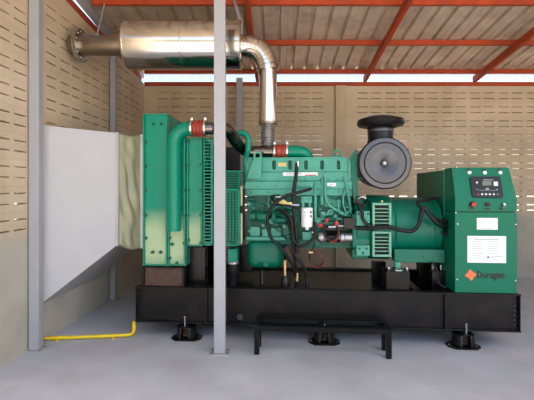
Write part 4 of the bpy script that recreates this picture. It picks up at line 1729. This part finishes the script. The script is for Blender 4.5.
# corner eye bolts on top of the cabinet
eb = MB()
for px in (456.5, 508):
    p_ = g(px, 167, VC + 0.12)
    eb.cyl((p_.x, p_.y, zc1), 0.008, 0, 0.012, 'z', 10)
eb.each('top_bolt', 'chrome', cab)

# ------------------------------------------------------------------ spring isolators under the front rail
iso = empty('spring_isolator', (0, 0, 0))


def build_iso(t):
    MB().prism([(-0.145, -0.04), (-0.09, -0.095), (0.09, -0.095), (0.145, -0.04), (0.145, 0.04), (0.09, 0.095), (-0.09, 0.095), (-0.145, 0.04)], 0.0005, 0.012, axis='z').build('foot_plate', 'black_rail', t, bevel=0.002)
    cup = MB()
    cup.lathe([(0.100, 0.012), (0.098, 0.030), (0.088, 0.118), (0.080, 0.126)], (0, 0, 0), 'z', 32)
    bmx = cup.bm
    # open window at the front of the cup
    kill = [f for f in bmx.faces if len(f.verts) == 4 and abs(f.calc_center_median().x) < 0.030 and f.calc_center_median().y < 0]
    kill += [f for f in bmx.faces if len(f.verts) > 4]
    bmesh.ops.delete(bmx, geom=kill, context='FACES')
    c_o = cup.build('cup', 'black_plastic', t)
    sd = c_o.modifiers.new('t', 'SOLIDIFY')
    sd.thickness = 0.006
    sp_ = MB()
    n_ = 90
    sp_.tube([Vector((0.040 * math.cos(k / n_ * 2 * PI * 4.2), 0.040 * math.sin(k / n_ * 2 * PI * 4.2), 0.020 + 0.092 * k / n_)) for k in range(n_ + 1)], 0.0065, n=8, smooth=0)
    sp_.build('coil_spring', 'rust', t)
    MB().lathe([(0.060, 0.116), (0.060, 0.132), (0.03, 0.138), (0.03, 0.1570)], (0, 0, 0), 'z', 28).build('top_cap', 'black_plastic', t)
    MB().box(-0.098, 0.098, -0.02, 0.02, 0.108, 0.118).build('cross_bar', 'black_plastic', t, bevel=0.002)
    MB().box(-0.030, 0.030, -0.082, -0.060, 0.126, 0.136).build('stud_lug', 'black_plastic', t)
    MB().cyl((0.0, -0.072, 0), 0.007, 0.128, 0.235, 'z', 12).build('stud_bolt', 'chrome', t)
    MB().lathe([(0.011, 0.215), (0.011, 0.230)], (0.0, -0.072, 0), 'z', 6).build('nut', 'chrome', t)
    for sx_ in (-1, 1):
        MB().lathe([(0.010, 0.012), (0.010, 0.022)], (sx_ * 0.122, 0, 0), 'z', 6).build('anchor_bolt', 'chrome', t)


build_iso(iso)


def copy_tree(o, parent=None):
    c = o.copy()
    C.objects.link(c)
    c.parent = parent
    for ch in list(o.children):
        copy_tree(ch, c)
    return c


labels = ['black spring isolator under the left end of the skid, nearest the radiator', 'black spring isolator behind the low black stand, under the skid middle',
          'black spring isolator under the right end of the skid, below the control cabinet']
for i, px in enumerate((187, 324, 463)):
    o = iso if i == 0 else copy_tree(iso)
    q = g(px, 300, 0.06)
    w = Matrix.Rotation(YAW, 4, 'Z') @ Vector((q.x, 0.06, 0)) + L0
    o.location = (w.x, w.y, 0)
    o.rotation_euler = (0, 0, YAW)
    tag(o, labels[i], 'vibration isolator', 'spring isolators under the front of the skid')

# ------------------------------------------------------------------ low black steel stand in front of the skid
sd_ = empty('steel_stand', L0 + GU * 1.5 + GN * -0.15, YAW)
o_s = Vector((1.5, -0.15, 0))
tag(sd_, 'low black angle-iron stand on the floor in front of the skid', 'stand')
VF, VB2 = -0.29, -0.06
sL, sR = gs(254, VF), gs(392, VF)
zS = gz(322, 327.5, VF)
tp = MB()


def sbox(mb, a, b, c, d, e, f):
    mb.box(a - o_s.x, b - o_s.x, c - o_s.y, d - o_s.y, e, f)


fw = 0.045
for a, b_ in ((VF, VF + 0.006), (VB2 - 0.006, VB2)):
    sbox(tp, sL, sR, a, b_, zS - fw, zS)
sbox(tp, sL, sR, VF, VF + 0.045, zS - 0.006, zS)
sbox(tp, sL, sR, VB2 - 0.045, VB2, zS - 0.006, zS)
for s in (sL, sR - 0.04, (sL + sR) / 2 - 0.02):
    sbox(tp, s, s + 0.04, VF + 0.045, VB2 - 0.045, zS - 0.012, zS - 0.006)
tp.build('top_frame', 'black_paint', sd_, bevel=0.0015)
for s in (sL, sR - 0.045):
    for v in (VF + 0.006, VB2 - 0.051):
        l_ = MB()
        sbox(l_, s, s + 0.045, v, v + 0.045, 0.001, zS - 0.012)
        l_.build('leg', 'black_paint', sd_, bevel=0.003)

# ------------------------------------------------------------------ yellow conduit on the floor
yc = MB()
Dy = 3.80
zy = 0.022
xe = (133.5 - 267) * Dy / 400
Ye = Dy + 0.085
xe = (134 - 267) * Ye / 400
pts = [Vector((-2.108, Dy, zy)), Vector((-1.75, Dy + 0.035, zy)), Vector((xe - 0.10, Ye - 0.005, zy)), Vector((xe - 0.045, Ye, zy + 0.002)), Vector((xe - 0.014, Ye, zy + 0.020)),
       Vector((xe - 0.001, Ye, zy + 0.055)), Vector((xe, Ye, 0.11)), Vector((xe, Ye, 0.156))]
off = Vector((-1.7, Dy, 0))
yt = empty('yellow_conduit', off)
yc.tube([p - off for p in pts], 0.016, n=16, smooth=5)
yc.build('conduit', 'yellow_pipe', yt)
for k in range(5):
    z = 0.03 + k * 0.016
    MB().lathe([(0.016, -0.004), (0.020, 0), (0.016, 0.004)], (xe - off.x, 0.085, z + 0.05), 'z', 16).build('flexible_ridge', 'yellow_pipe', yt)
for px in (57.5, 111):
    X = (px - 267) * Dy / 400 - off.x
    cl = MB()
    Yc = 0.085 * (X + 0.408) / (xe + 2.108)
    cl.lathe([(0.0165, -0.010), (0.0195, -0.010), (0.0195, 0.010), (0.0165, 0.010)], (X, Yc, zy), 'x', 16)
    cl.box(X - 0.010, X + 0.010, Yc - 0.045, Yc - 0.012, 0.0005, 0.006)
    cl.build('saddle_clip', 'yellow_pipe', yt)
tag(yt, 'yellow conduit along the floor from the left post to the skid', 'conduit')
